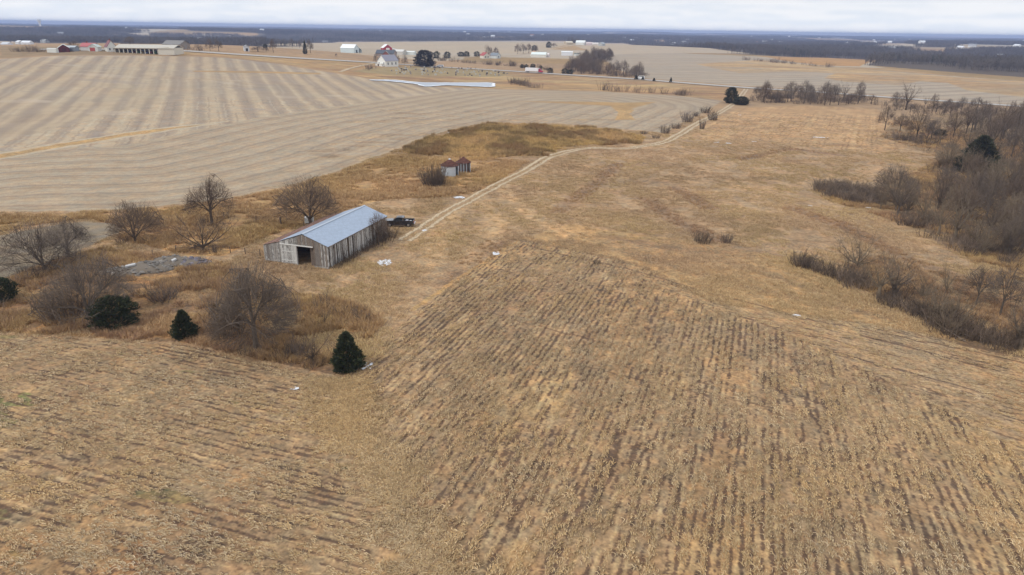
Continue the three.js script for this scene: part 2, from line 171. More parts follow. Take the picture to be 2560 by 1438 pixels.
function blots(c, [a, b, d, e], n, size, styles, seed, dir) {
  const r = rng(seed);
  for (let i = 0; i < n; i++) {
    const x = lerp(a, b, r()), z = lerp(d, e, r()), s = size * (0.35 + r() * r() * 1.8);
    c.fillStyle = styles[Math.floor(r() * styles.length)];
    c.beginPath(); c.ellipse(x, z, s * (1 + r() * 1.4), s * (0.35 + r() * 0.4), (dir ?? 0) + (r() - 0.5) * 0.9, 0, 7); c.fill();
  }
}
function paint(c, near, mid) {
  c.fillStyle = '#9e8160'; c.fillRect(-14000, -15000, 28000, 18000);
  if (!near) {                                             // far country: patchwork of fields, woodland floor
    const r = rng(5), tones = ['#a8977f', '#a1835b', '#ab9c88', '#9c7c55', '#b0a08a', '#93784f'];
    for (let i = 0; i < 900; i++) {
      const d = 900 + 12500 * r() ** 1.6, az = (r() - 0.5) * 1.8, x = d * Math.sin(az), z = -d * Math.cos(az), s = 120 + d * 0.06 * (0.4 + r());
      c.save(); c.translate(x, z); c.rotate(r() * 0.5 - 0.25); c.fillStyle = tones[Math.floor(r() * 6)]; c.fillRect(-s, -s * 0.7, 2 * s, 1.4 * s); c.restore();
    }
    c.fillStyle = '#5c5145';
    for (let d = 1200; d < 13500; d *= 1.02) for (let az = -0.85; az < 0.85; az += 0.02) { const x = d * Math.sin(az), z = -d * Math.cos(az); if (wood(x, z)) { c.beginPath(); c.arc(x, z, d * 0.016, 0, 7); c.fill(); } }
  }
  for (const k of ['woodsR', 'woodsR2']) fill(c, k, '#55493e');
  fill(c, 'farA', '#ae9c83'); fill(c, 'farC', '#ac9a82'); fill(c, 'farB', '#a3937e'); fill(c, 'farTan', '#b08f63'); fill(c, 'farOrange', '#a8804f');
  if (mid) {
    clipped(c, 'farB', (b) => { rows(c, b, [0.93, -0.36], 17, 5, 'rgba(122,108,98,0.35)', 31); rows(c, b, [0.93, -0.36], 41, 4, 'rgba(190,172,150,0.25)', 32); });
    clipped(c, 'farTan', (b) => blots(c, b, 90, 30, ['rgba(190,160,115,0.35)', 'rgba(150,120,84,0.3)', 'rgba(150,138,122,0.35)'], 33, 0.3));
    clipped(c, 'farA', (b) => rows(c, b, [1, -0.05], 23, 8, 'rgba(160,146,130,0.3)', 34));
  }
  fill(c, 'yard', '#8d7657'); fill(c, 'corridor', '#a3835a');
  if (mid) clipped(c, 'corridor', (b) => { blots(c, b, 420, 11, ['rgba(186,150,100,0.4)', 'rgba(140,106,74,0.45)', 'rgba(124,94,68,0.4)', 'rgba(160,150,114,0.25)'], 35, -0.35); });
  fill(c, 'cemetery', '#94805a');
  // harvested bean field
  fill(c, 'soy', '#ad997e');
  if (mid || near) clipped(c, 'soy', (b) => {
    for (const w of [6.4, 4.8, 3]) rows(c, b, ROW_SOY, 10.6, w, 'rgba(128,113,99,0.23)', 41);
    rows(c, b, ROW_SOY, 3.5, 0.8, 'rgba(120,104,90,0.3)', 43, 60); rows(c, b, ROW_SOY, 5.3, 0.9, 'rgba(196,180,156,0.3)', 42, 45);
    blots(c, b, 220, 9, ['rgba(150,136,122,0.35)', 'rgba(182,166,146,0.35)', 'rgba(168,146,118,0.3)'], 44, 0.2);
    c.lineJoin = 'round';                                   // headland passes along the lower edge
    for (let k = 7; k >= 0; k--) { for (const [o, s] of [[10.4, '#a8957b'], [8.9, '#9b8a74'], [8.2, '#a7947a'], [6.0, '#988671'], [5.2, '#8b7965'], [4.2, '#a28f76'], [2.4, '#95826b'], [1.5, '#a69379']]) { path(c, LAND.soyEdge, false); c.lineWidth = 2 * (k * 10.4 + o); c.strokeStyle = s; c.globalAlpha = 0.75; c.stroke(); c.globalAlpha = 1; } }
  });
  for (const k of ['waterway', 'waterway2', 'waterway3']) { path(c, LAND[k]); c.fillStyle = '#a68659'; c.fill(); c.lineWidth = 2.5; c.strokeStyle = 'rgba(180,162,138,0.8)'; if (k === 'waterway') c.stroke(); }
  if (!near && !mid) return;
  fill(c, 'soyLow', '#877862');
  clipped(c, 'soyLow', (b) => rows(c, b, [0.9, -0.42], 5, 1.6, 'rgba(125,112,98,0.5)', 45));
  fill(c, 'orange', '#a68356'); fill(c, 'weedy', '#8d6d49'); fill(c, 'weeds', '#95733f'); fill(c, 'hay', '#aa8861'); fill(c, 'swale', '#a5845a'); fill(c, 'creek', '#8d7352');
  clipped(c, 'hay', (b) => { rows(c, b, ROW_H, 1.55, 0.5, 'rgba(120,90,60,0.42)', 51, 26); rows(c, b, ROW_H, 6.2, 1.4, 'rgba(190,158,116,0.35)', 52, 40); });
  // open pasture: thin patches, taller golden patches, dull patches
  blots(c, [-60, 130, -330, -115], 420, 3.2, ['rgba(122,94,64,0.28)', 'rgba(182,142,92,0.25)', 'rgba(150,122,82,0.22)', 'rgba(136,106,80,0.28)'], 53, -0.2);
  const strokes = (list, w, style) => list.forEach((pts) => { c.lineJoin = c.lineCap = 'round'; c.strokeStyle = style; for (const k of [1, 0.6, 0.3]) { path(c, pts, false); c.lineWidth = w * k; c.stroke(); } });
  strokes(SPOT.swales, 5, 'rgba(104,82,58,0.2)'); strokes(SPOT.worn, 5, 'rgba(186,152,108,0.22)'); strokes(SPOT.bands, 4, 'rgba(120,96,70,0.2)'); strokes([LAND.terrace], 3.4, 'rgba(98,76,54,0.28)');
  clipped(c, 'orange', (b) => blots(c, b, 900, 2.2, ['rgba(190,148,94,0.4)', 'rgba(134,100,66,0.45)', 'rgba(172,130,80,0.4)', 'rgba(146,112,80,0.4)'], 54, -0.3));
  clipped(c, 'weedy', (b) => blots(c, b, 700, 2.0, ['rgba(116,88,66,0.5)', 'rgba(158,122,80,0.5)', 'rgba(104,80,62,0.45)', 'rgba(170,124,72,0.4)'], 55, -0.1));
  clipped(c, 'creek', (b) => blots(c, b, 500, 3.0, ['rgba(96,78,62,0.5)', 'rgba(150,124,84,0.5)', 'rgba(120,98,74,0.4)'], 56));
  clipped(c, 'weeds', (b) => blots(c, b, 320, 3.0, ['rgba(104,82,48,0.5)', 'rgba(168,130,66,0.5)', 'rgba(92,70,44,0.5)', 'rgba(150,120,62,0.4)'], 57));
  // corn stubble: trash over brown soil, rows
  fill(c, 'stubble', '#947959');
  if (near) {
    const straw = 'rgba(180,152,110,0.5)';
    clipped(c, 'stubble', (b) => {
      c.save(); path(c, LAND.leftRows); c.clip(); rows(c, b, ROW_L, 0.76, 0.24, straw, 62, 3.4); blots(c, b, 90, 0.7, ['rgba(92,104,58,0.45)', 'rgba(84,92,56,0.4)'], 71, 0.3); c.restore();
      c.save(); c.beginPath(); c.rect(-200, -400, 500, 500); LAND.leftRows.forEach(([x, z], i) => (i ? c.lineTo(x, z) : c.moveTo(x, z))); c.closePath(); c.clip('evenodd'); rows(c, b, ROW_A, 0.76, 0.24, straw, 65, 4.0); c.restore();
      c.save(); path(c, LAND.rightRows); c.clip(); c.fillStyle = 'rgba(158,130,98,0.5)'; c.fillRect(-200, -400, 500, 500); rows(c, b, ROW_R, 3.8, 0.45, 'rgba(84,62,48,0.6)', 68, 30); c.restore();
      blots(c, b, 110, 6, ['rgba(184,150,102,0.22)', 'rgba(120,92,66,0.16)', 'rgba(180,132,78,0.2)'], 69, -1.2);
    });
    // wheel tracks and the furrow along the swale
    for (const [pts, w, s] of [[[[3, -119], [24, -103], [40, -87.5], [57, -78.5], [75, -67]], 0.5, 'rgba(92,68,50,0.6)'], [[[-8, -92], [2, -84], [12, -78]], 0.35, 'rgba(92,68,50,0.5)'], [[[1, -122], [-8, -102], [-14, -88]], 0.8, 'rgba(180,140,86,0.6)'],
      [[[8, -72], [20, -66], [30, -62]], 0.3, 'rgba(98,74,54,0.5)'], [[[-17, -118], [-8, -126], [-3, -140]], 1.6, 'rgba(176,140,98,0.4)'], [[[-13, -116], [-4, -125], [0, -140]], 1.2, 'rgba(176,140,98,0.35)']]) { path(c, pts, false); c.lineWidth = w; c.strokeStyle = s; c.lineJoin = 'round'; c.stroke(); }
    blots(c, [-62, -50, -64, -52], 26, 1.1, ['rgba(92,104,52,0.5)'], 70, 0.4);
  }
}
function groundMap([x0, x1, z0, z1], W, Hh, near, mid, warp, f0, amp, seed) {
  const cv = document.createElement('canvas'); cv.width = W; cv.height = Hh; const c = cv.getContext('2d');
  c.setTransform(W / (x1 - x0), 0, 0, Hh / (z1 - z0), (-x0 * W) / (x1 - x0), (-z0 * Hh) / (z1 - z0));
  paint(c, near, mid);
  let mask = null;                                         // which stubble rows run where: bare soil shows between the trash
  if (near) {
    const mv = document.createElement('canvas'); mv.width = W; mv.height = Hh; const m = mv.getContext('2d'); m.setTransform(W / (x1 - x0), 0, 0, Hh / (z1 - z0), (-x0 * W) / (x1 - x0), (-z0 * Hh) / (z1 - z0));
    m.fillStyle = '#000'; m.fillRect(-1000, -1000, 3000, 3000); fill(m, 'stubble', '#ff0000'); m.save(); path(m, LAND.stubble); m.clip(); fill(m, 'rightRows', '#0000ff'); fill(m, 'leftRows', '#00ff00'); m.restore(); mask = m.getImageData(0, 0, W, Hh).data;
  }
  const soilShare = (x, z, dir, f) => { const al = x * dir[0] + z * dir[1], ac = -x * dir[1] + z * dir[0], row = -Math.cos(((ac + 70 * dir[0] + 140) / 0.76) * 6.2832); return sm(0.12, 0.5, (0.1 + 0.34 * vn(x * 0.11 + 5, z * 0.11)) * row + 1.35 * (fbm(ac * 1.3 + 7, al * 0.34 * f + 3) - 0.5) + 0.8 * (vn(ac * 3.4, al * 1.3) - 0.5) + 0.6 * (vn(x * 6.5, z * 6.5) - 0.5) + 0.3 * (vn(x * 0.16 + 30, z * 0.16) - 0.5)); };
  const seamLine = LAND.leftRows.slice(5, 10), seam = (x, z) => { let m = 99; for (let i = 0; i + 1 < seamLine.length; i++) { const [a, e] = seamLine[i], [f, h] = seamLine[i + 1], t = clamp(((x - a) * (f - a) + (z - e) * (h - e)) / ((f - a) ** 2 + (h - e) ** 2), 0, 1); m = Math.min(m, Math.hypot(x - a - t * (f - a), z - e - t * (h - e))); } return m + 3 * (vn(x * 0.5, z * 0.5) - 0.5); };
  const src = c.getImageData(0, 0, W, Hh).data, out = new Uint8Array(W * Hh * 4), mx = W / (x1 - x0), mz = Hh / (z1 - z0);
  for (let j = 0; j < Hh; j++) {
    const z = z0 + (j + 0.5) / mz;
    for (let i = 0; i < W; i++) {
      const x = x0 + (i + 0.5) / mx;
      const si = clamp(Math.round(i + (vn(x * f0 * 0.3 + seed, z * f0 * 0.3) - 0.5) * warp * mx), 0, W - 1), sj = clamp(Math.round(j + (vn(x * f0 * 0.3, z * f0 * 0.3 + seed) - 0.5) * warp * mz), 0, Hh - 1);
      const s = (sj * W + si) * 4, o = (j * W + i) * 4;
      const n = 1 + amp * (src[s + 2] > src[s] * 0.69 ? 0.4 : 1) * ((vn(x * f0, z * f0) - 0.5) * 0.9 + (vn(x * f0 * 2.7 + 5, z * f0 * 2.7) - 0.5) * 0.8 + (vn(x * f0 * 0.17, z * f0 * 0.17) - 0.5) * 0.7);
      const t = (vn(x * f0 * 0.4 + 80, z * f0 * 0.4) - 0.5) * amp * 0.25;
      let R = src[s], G = src[s + 1], B = src[s + 2];
      if (mask && (mask[s] || mask[s + 1] || mask[s + 2])) { const q = 0.82 * sm(-1, 5, seam(x, z)) * (mask[s + 1] ? soilShare(x, z, ROW_L, 1) : mask[s + 2] ? 0.8 * soilShare(x, z, ROW_R, 0.35) : soilShare(x, z, ROW_A, 0.7)); R = lerp(R, 86, q); G = lerp(G, 65, q); B = lerp(B, 50, q); }
      out[o] = clamp(R * n * (1 + t), 0, 255); out[o + 1] = clamp(G * n, 0, 255); out[o + 2] = clamp(B * n * (1 - t), 0, 255); out[o + 3] = 255;
    }
  }
  const tx = new THREE.DataTexture(out, W, Hh, THREE.RGBAFormat); tx.colorSpace = THREE.SRGBColorSpace; tx.magFilter = THREE.LinearFilter; tx.minFilter = THREE.LinearMipmapLinearFilter; tx.generateMipmaps = true; tx.needsUpdate = true;
  return tx;
}
function noiseTex(W, f, seed) {
  const d = new Uint8Array(W * W * 4);
  for (let j = 0; j < W; j++) for (let i = 0; i < W; i++) { const u = (i / W) * 256, v = (j / W) * 256, n = 255 * (vn(u * f, v * f) * 0.5 + vn(u * f * 2 + seed, v * f * 2) * 0.5), o = (j * W + i) * 4; d[o] = d[o + 1] = d[o + 2] = n; d[o + 3] = 255; }
  const t = new THREE.DataTexture(d, W, W, THREE.RGBAFormat); t.wrapS = t.wrapT = THREE.RepeatWrapping; t.magFilter = THREE.LinearFilter; t.needsUpdate = true; return t;
}
const bumpBase = noiseTex(512, 0.25, 0);
function struct(o) { o.userData.kind = 'structure'; o.castShadow = o.receiveShadow = true; scene.add(o); return o; }
{
  const regions = [FIELD, NEAR, MID, FAR1, FAR2], pos = [], uv = [], idx = [[], [], [], [], []], map = new Map();
  const within = (R, x, z) => x >= R[0] && x <= R[1] && z >= R[2] && z <= R[3];
  const vert = (k, i, j) => { const key = (k * NZ + j) * NX + i; let v = map.get(key); if (v === undefined) { v = pos.length / 3; const R = regions[k]; pos.push(GX[i], GY[j * NX + i], GZ[j]); uv.push((GX[i] - R[0]) / (R[1] - R[0]), (GZ[j] - R[2]) / (R[3] - R[2])); map.set(key, v); } return v; };
  for (let j = 0; j + 1 < NZ; j++) for (let i = 0; i + 1 < NX; i++) {
    const x = (GX[i] + GX[i + 1]) / 2, z = (GZ[j] + GZ[j + 1]) / 2, k = regions.findIndex((R) => within(R, x, z));
    const a = vert(k, i, j), b = vert(k, i + 1, j), c = vert(k, i, j + 1), d = vert(k, i + 1, j + 1);
    idx[k].push(a, c, b, b, c, d);
  }
  const g = new THREE.BufferGeometry(); g.setAttribute('position', new THREE.Float32BufferAttribute(pos, 3)); g.setAttribute('uv', new THREE.Float32BufferAttribute(uv, 2));
  g.setIndex([].concat(...idx.map((a) => a).reduce((s, a) => { for (let q = 0; q < a.length; q += 30000) s.push(a.slice(q, q + 30000)); return s; }, [])));
  let at = 0; idx.forEach((a, k) => { g.addGroup(at, a.length, k); at += a.length; });
  g.computeVertexNormals();
  const maps = [groundMap(FIELD, 2048, 1184, true, true, 0.35, 3.2, 0.3, 3), groundMap(NEAR, 2048, 2048, true, true, 1.1, 1.3, 0.26, 3), groundMap(MID, 2048, 2048, false, true, 1.7, 0.16, 0.12, 7), groundMap(FAR1, 1024, 1024, false, false, 40, 0.012, 0.25, 11), groundMap(FAR2, 1024, 1024, false, false, 120, 0.004, 0.25, 13)];
  const mats = maps.map((m, k) => { const R = regions[k], b = bumpBase.clone(); b.repeat.set((R[1] - R[0]) / 24, (R[3] - R[2]) / 24); b.needsUpdate = true; return new THREE.MeshStandardMaterial({ map: m, roughness: 1, bumpMap: k < 3 ? b : null, bumpScale: k > 1 ? 0.15 : 0.1, name: 'soil_and_dry_grass' }); });
  const o = new THREE.Mesh(g, mats); o.name = 'ground'; struct(o);
}

// ---------------------------------------------------------------- shared builders
const taken = new Map();
function numbered(n) { const k = taken.get(n) ?? 0; taken.set(n, k + 1); return k ? n + '_' + String(k).padStart(3, '0') : n; }
const mat = (r, g, b, rough = 0.9, extra = {}) => new THREE.MeshStandardMaterial({ color: new THREE.Color(r, g, b), roughness: rough, ...extra });
function thing(name, label, category, x, z, turn = 0, group, y) {
  const o = new THREE.Group(); o.name = numbered(name); o.position.set(x, y ?? gy(x, z), z); o.rotation.y = turn;
  o.userData = { label, category }; if (group) o.userData.group = group; scene.add(o); return o;
}
function part(parent, name, geo, m, label) { const o = new THREE.Mesh(geo, m); o.name = name; o.castShadow = o.receiveShadow = true; if (label) o.userData.label = label; parent.add(o); return o; }
function single(name, label, category, geo, m, group, kind) { const o = new THREE.Mesh(geo, m); o.name = numbered(name); o.userData = { label, category }; if (group) o.userData.group = group; if (kind) o.userData.kind = kind; o.castShadow = o.receiveShadow = true; scene.add(o); return o; }
function copy(o, x, z, turn, scl, label, group) {
  const c = o.clone(); c.name = numbered(o.name.replace(/_\d+$/, '')); c.position.set(x, gy(x, z), z); c.rotation.y = turn;
  if (scl) c.scale.set(scl[0], scl[1], scl[2] ?? scl[0]);
  c.userData = { ...o.userData, label }; if (group) c.userData.group = group; else delete c.userData.group; scene.add(c); return c;
}
const bx = (w, h, d, x = 0, y = 0, z = 0) => new THREE.BoxGeometry(w, h, d).translate(x, y, z);
const merge = (a) => mergeGeometries(a.map((g) => (g.index ? g.toNonIndexed() : g)));
function copies(name, label, category, geo, m, list, colored = true) {
  const o = new THREE.InstancedMesh(geo, m, list.length), M = new THREE.Matrix4(), q = new THREE.Quaternion(), e = new THREE.Euler(), p = new THREE.Vector3(), s = new THREE.Vector3(), c = new THREE.Color();
  list.forEach((a, i) => { e.set(a.tx ?? 0, a.ry ?? 0, a.tz ?? 0); q.setFromEuler(e); p.set(a.x, a.y, a.z); s.set(a.sx ?? 1, a.sy ?? a.sx ?? 1, a.sz ?? a.sx ?? 1); M.compose(p, q, s); o.setMatrixAt(i, M); if (colored) o.setColorAt(i, c.setRGB(...(a.c ?? [1, 1, 1]))); });
  o.name = numbered(name); o.userData = { label, category, kind: 'stuff' }; o.castShadow = o.receiveShadow = true; scene.add(o); return o;
}
class Sticks {                                             // tapered tubes and pointed twigs in one buffer
  constructor() { this.p = []; this.n = []; this.i = []; }
  frame(d) { const u = Math.abs(d.y) < 0.9 ? new THREE.Vector3(0, 1, 0) : new THREE.Vector3(1, 0, 0), a = new THREE.Vector3().crossVectors(d, u).normalize(); return [a, new THREE.Vector3().crossVectors(d, a)]; }
  ring(c, a, b, r, s) { const at = this.p.length / 3; for (let k = 0; k < s; k++) { const t = (k / s) * Math.PI * 2, x = a.x * Math.cos(t) + b.x * Math.sin(t), y = a.y * Math.cos(t) + b.y * Math.sin(t), z = a.z * Math.cos(t) + b.z * Math.sin(t); this.p.push(c.x + x * r, c.y + y * r, c.z + z * r); this.n.push(x, y, z); } return at; }
  tube(p0, p1, r0, r1, s) { const d = p1.clone().sub(p0).normalize(), [a, b] = this.frame(d), i = this.ring(p0, a, b, r0, s), j = this.ring(p1, a, b, r1, s); for (let k = 0; k < s; k++) { const l = (k + 1) % s; this.i.push(i + k, i + l, j + k, i + l, j + l, j + k); } }
  point(p0, p1, r0) { const d = p1.clone().sub(p0).normalize(), [a, b] = this.frame(d), i = this.ring(p0, a, b, r0, 3), t = this.p.length / 3; this.p.push(p1.x, p1.y, p1.z); this.n.push(d.x, d.y, d.z); for (let k = 0; k < 3; k++) this.i.push(i + k, i + ((k + 1) % 3), t); }
  done() { const g = new THREE.BufferGeometry(); g.setAttribute('position', new THREE.Float32BufferAttribute(this.p, 3)); g.setAttribute('normal', new THREE.Float32BufferAttribute(this.n, 3)); g.setIndex(this.i); return g; }
}
function ribbon(pts, width, lift, step, rag = 0, seed = 1, side = 0) {   // a strip draped over the ground
  const c = new THREE.CatmullRomCurve3(pts.map(([x, z]) => new THREE.Vector3(x, 0, z)), false, 'centripetal'), len = c.getLength(), n = Math.ceil(len / step), P = c.getSpacedPoints(n), pos = [], uv = [], idx = [], r = rng(seed), m = 4;
  for (let i = 0; i <= n; i++) {
    const t = P[Math.min(n, i + 1)].clone().sub(P[Math.max(0, i - 1)]).normalize(), nx = -t.z, nz = t.x, a = width / 2 + rag * (r() - 0.5), b = width / 2 + rag * (r() - 0.5);
    for (let k = 0; k <= m; k++) { const o = lerp(-a, b, k / m) + side, x = P[i].x + nx * o, z = P[i].z + nz * o; pos.push(x, gy(x, z) + lift, z); uv.push(o, (i / n) * len); }
    if (i) for (let k = 0; k < m; k++) { const q = i * (m + 1) + k, s = q - m - 1; idx.push(s, s + 1, q, s + 1, q + 1, q); }
  }
  const g = new THREE.BufferGeometry(); g.setAttribute('position', new THREE.Float32BufferAttribute(pos, 3)); g.setAttribute('uv', new THREE.Float32BufferAttribute(uv, 2)); g.setIndex(idx); g.computeVertexNormals();
  const N = g.attributes.normal; if (N.getY(0) < 0) { const ix = g.index.array; for (let k = 0; k < ix.length; k += 3) { const w = ix[k]; ix[k] = ix[k + 1]; ix[k + 1] = w; } g.computeVertexNormals(); }
  return g;
}
function speckle(W, base, vary, seed) { // a grainy surface colour, tiled
  const r = rng(seed), d = new Uint8Array(W * W * 4);
  for (let j = 0; j < W; j++) for (let i = 0; i < W; i++) { const o = (j * W + i) * 4, n = 1 + vary * ((r() - 0.5) + (vn((i / W) * 16, (j / W) * 16) - 0.5) * 1.2 + (vn((i / W) * 64 + 9, (j / W) * 64) - 0.5)); for (let k = 0; k < 3; k++) d[o + k] = clamp(base[k] * n, 0, 255); d[o + 3] = 255; }
  const t = new THREE.DataTexture(d, W, W, THREE.RGBAFormat); t.colorSpace = THREE.SRGBColorSpace; t.wrapS = t.wrapT = THREE.RepeatWrapping; t.magFilter = THREE.LinearFilter; t.needsUpdate = true; return t;
}

// ---------------------------------------------------------------- roads, lanes, pond
{
  const con = speckle(128, [176, 172, 168], 0.14, 3); con.repeat.set(0.1, 0.1);
  const grit = speckle(128, [178, 158, 130], 0.3, 4); grit.repeat.set(0.3, 0.3);
  const strip = (name, pts, w, lift, step, m, rag, seed, side) => { const o = new THREE.Mesh(ribbon(pts, w, lift, step, rag, seed, side), m); o.name = name; return struct(o); };
  const shoulder = new THREE.MeshStandardMaterial({ color: 0x9c8568, roughness: 1 }), paintW = new THREE.MeshStandardMaterial({ color: 0xc9c7c0, roughness: 0.8 }), paintY = new THREE.MeshStandardMaterial({ color: 0xb8953a, roughness: 0.8 });
  const conM = new THREE.MeshStandardMaterial({ map: con, roughness: 0.85 }), gritM = new THREE.MeshStandardMaterial({ map: grit, roughness: 1 });
  strip('road_shoulder', LAND.highway, 12.5, 0.28, 12, shoulder, 0.8, 2); strip('highway', LAND.highway, 8.6, 0.34, 12, conM, 0, 3);
  strip('edge_line', LAND.highway, 0.16, 0.35, 12, paintW, 0, 4, 3.7); strip('edge_line', LAND.highway, 0.16, 0.35, 12, paintW, 0, 5, -3.7).name = 'edge_line_001'; strip('centre_line', LAND.highway, 0.25, 0.35, 12, paintY, 0, 6);
  strip('gravel_lane', LAND.lane, 5, 0.22, 8, gritM, 0.8, 7); strip('church_drive', LAND.lane2, 3, 0.2, 5, gritM, 0.8, 8);
  const lane = speckle(128, [182, 162, 133], 0.28, 5); lane.repeat.set(0.3, 0.3); const laneM = new THREE.MeshStandardMaterial({ map: lane, roughness: 1 });
  const tr = LAND.track, far = tr.slice(0, 12), near = tr.slice(11);
  strip('farm_track', far, 1.2, 0.06, 0.5, laneM, 0.7, 9, 1.0); strip('farm_track_001', far, 1.2, 0.06, 0.5, laneM, 0.7, 10, -1.0);
  const dirt = speckle(128, [154, 126, 92], 0.32, 6); dirt.repeat.set(0.4, 0.4); const dirtM = new THREE.MeshStandardMaterial({ map: dirt, roughness: 1 });
  strip('farm_track_004', tr, 3.2, 0.03, 0.6, dirtM, 1.0, 15, 0);
  strip('farm_track_002', near, 0.8, 0.06, 0.6, laneM, 0.5, 11, 0.95); strip('farm_track_003', near, 0.8, 0.06, 0.6, laneM, 0.5, 12, -0.95);
  const sh = new THREE.Shape(LAND.pond.map(([x, z]) => new THREE.Vector2(x, -z))), g = new THREE.ShapeGeometry(sh).rotateX(-Math.PI / 2); // pond surface, laid flat
  let top = -1e9; for (const [x, z] of LAND.pond) top = Math.max(top, gy(x, z));
  const P = g.attributes.position; for (let i = 0; i < P.count; i++) P.setY(i, gy(P.getX(i), P.getZ(i)) + 0.35); g.computeVertexNormals();
  const ice = new THREE.Mesh(g, new THREE.MeshPhysicalMaterial({ color: new THREE.Color(0.36, 0.4, 0.46), roughness: 0.3 })); ice.name = 'frozen_pond'; struct(ice);
  strip('snowy_shore', [...LAND.pond, LAND.pond[0]], 2.2, 0.4, 3, new THREE.MeshStandardMaterial({ color: new THREE.Color(0.78, 0.8, 0.84), roughness: 0.8 }), 1.4, 14);
}
// ---------------------------------------------------------------- vegetation builders
const V = (x, y, z) => new THREE.Vector3(x, y, z);
function bareTree(seed, o) {
  const r = rng(seed), trunk = new Sticks(), crown = new Sticks(), H = o.h ?? 9, det = o.detail ?? 2;
  const turn = (d, ang, az) => { const [a, b] = trunk.frame(d); return d.clone().multiplyScalar(Math.cos(ang)).addScaledVector(a, Math.sin(ang) * Math.cos(az)).addScaledVector(b, Math.sin(ang) * Math.sin(az)).normalize(); };
  function grow(p, dir, len, rad, level) {
    if (level >= 3 && (det < 2 || level === 4)) { const m = p.clone().addScaledVector(dir, len); m.x += (r() - 0.5) * len * 0.25; m.z += (r() - 0.5) * len * 0.25; crown.point(p, m, rad); return; }
    const segs = level === 1 ? 4 : level === 2 ? 3 : 2, S = level === 1 ? trunk : crown, sides = level === 1 ? 5 : 3;
    let cur = p.clone(), d = dir.clone(), rr = rad; const kids = [0, o.br ?? 6, o.tw ?? 6, o.fine ?? 4][level]; let made = 0;
    for (let s = 0; s < segs; s++) {
      const nx = cur.clone().addScaledVector(d, len / segs), r1 = rad * (1 - (0.82 * (s + 1)) / segs); S.tube(cur, nx, rr, r1, sides);
      const want = Math.round((kids * (s + 1)) / segs);
      for (; made < want; made++) {
        const at = cur.clone().lerp(nx, r()), last = made === kids - 1, cl = len * (level === 1 ? 0.5 : 0.55) * (0.55 + 0.6 * r()) * (last ? 1.15 : 1);
        grow(at, turn(d, last ? 0.2 : (o.angle ?? 0.75) * (0.6 + 0.7 * r()), r() * 6.283), cl, Math.max(rr * 0.5, [0, 0.034, 0.021, 0.016][level] * (o.thick ?? 1)), level + 1);
      }
      cur = nx; rr = r1; d.x += (r() - 0.5) * 0.35; d.z += (r() - 0.5) * 0.35; d.y += (o.rise ?? 0.1); d.normalize();
    }
  }
  const th = (o.trunk ?? 0.2) * H, R = (o.rad ?? 0.03) * H, n = o.limbs ?? 6, base = V(0, -0.25, 0), fork = V((r() - 0.5) * 0.3 + (o.lean ?? 0) * th, th, (r() - 0.5) * 0.3);
  trunk.tube(base, fork, R * 1.25, R * 0.85, 7);
  for (let k = 0; k < n; k++) {
    const az = (k / n) * 6.283 + (r() - 0.5) * 0.8, tilt = k === 0 ? 0.15 : (o.spread ?? 0.75) * (0.5 + 0.7 * r()), d = V(Math.sin(tilt) * Math.cos(az) + (o.lean ?? 0) * 0.4, Math.cos(tilt), Math.sin(tilt) * Math.sin(az)).normalize();
    grow(base.clone().lerp(fork, 0.7 + 0.3 * r()), d, (H - th) * (0.7 + 0.25 * r()) / (0.72 + 0.28 * Math.cos(tilt)) * 0.82, R * (0.42 + 0.25 * r()), 1);
  }
  const tg = trunk.done(), cg = crown.done(); cg.computeBoundingBox(); const b = cg.boundingBox;
  return { tg, cg, h: b.max.y, w: (b.max.x - b.min.x + b.max.z - b.min.z) / 2 };
}
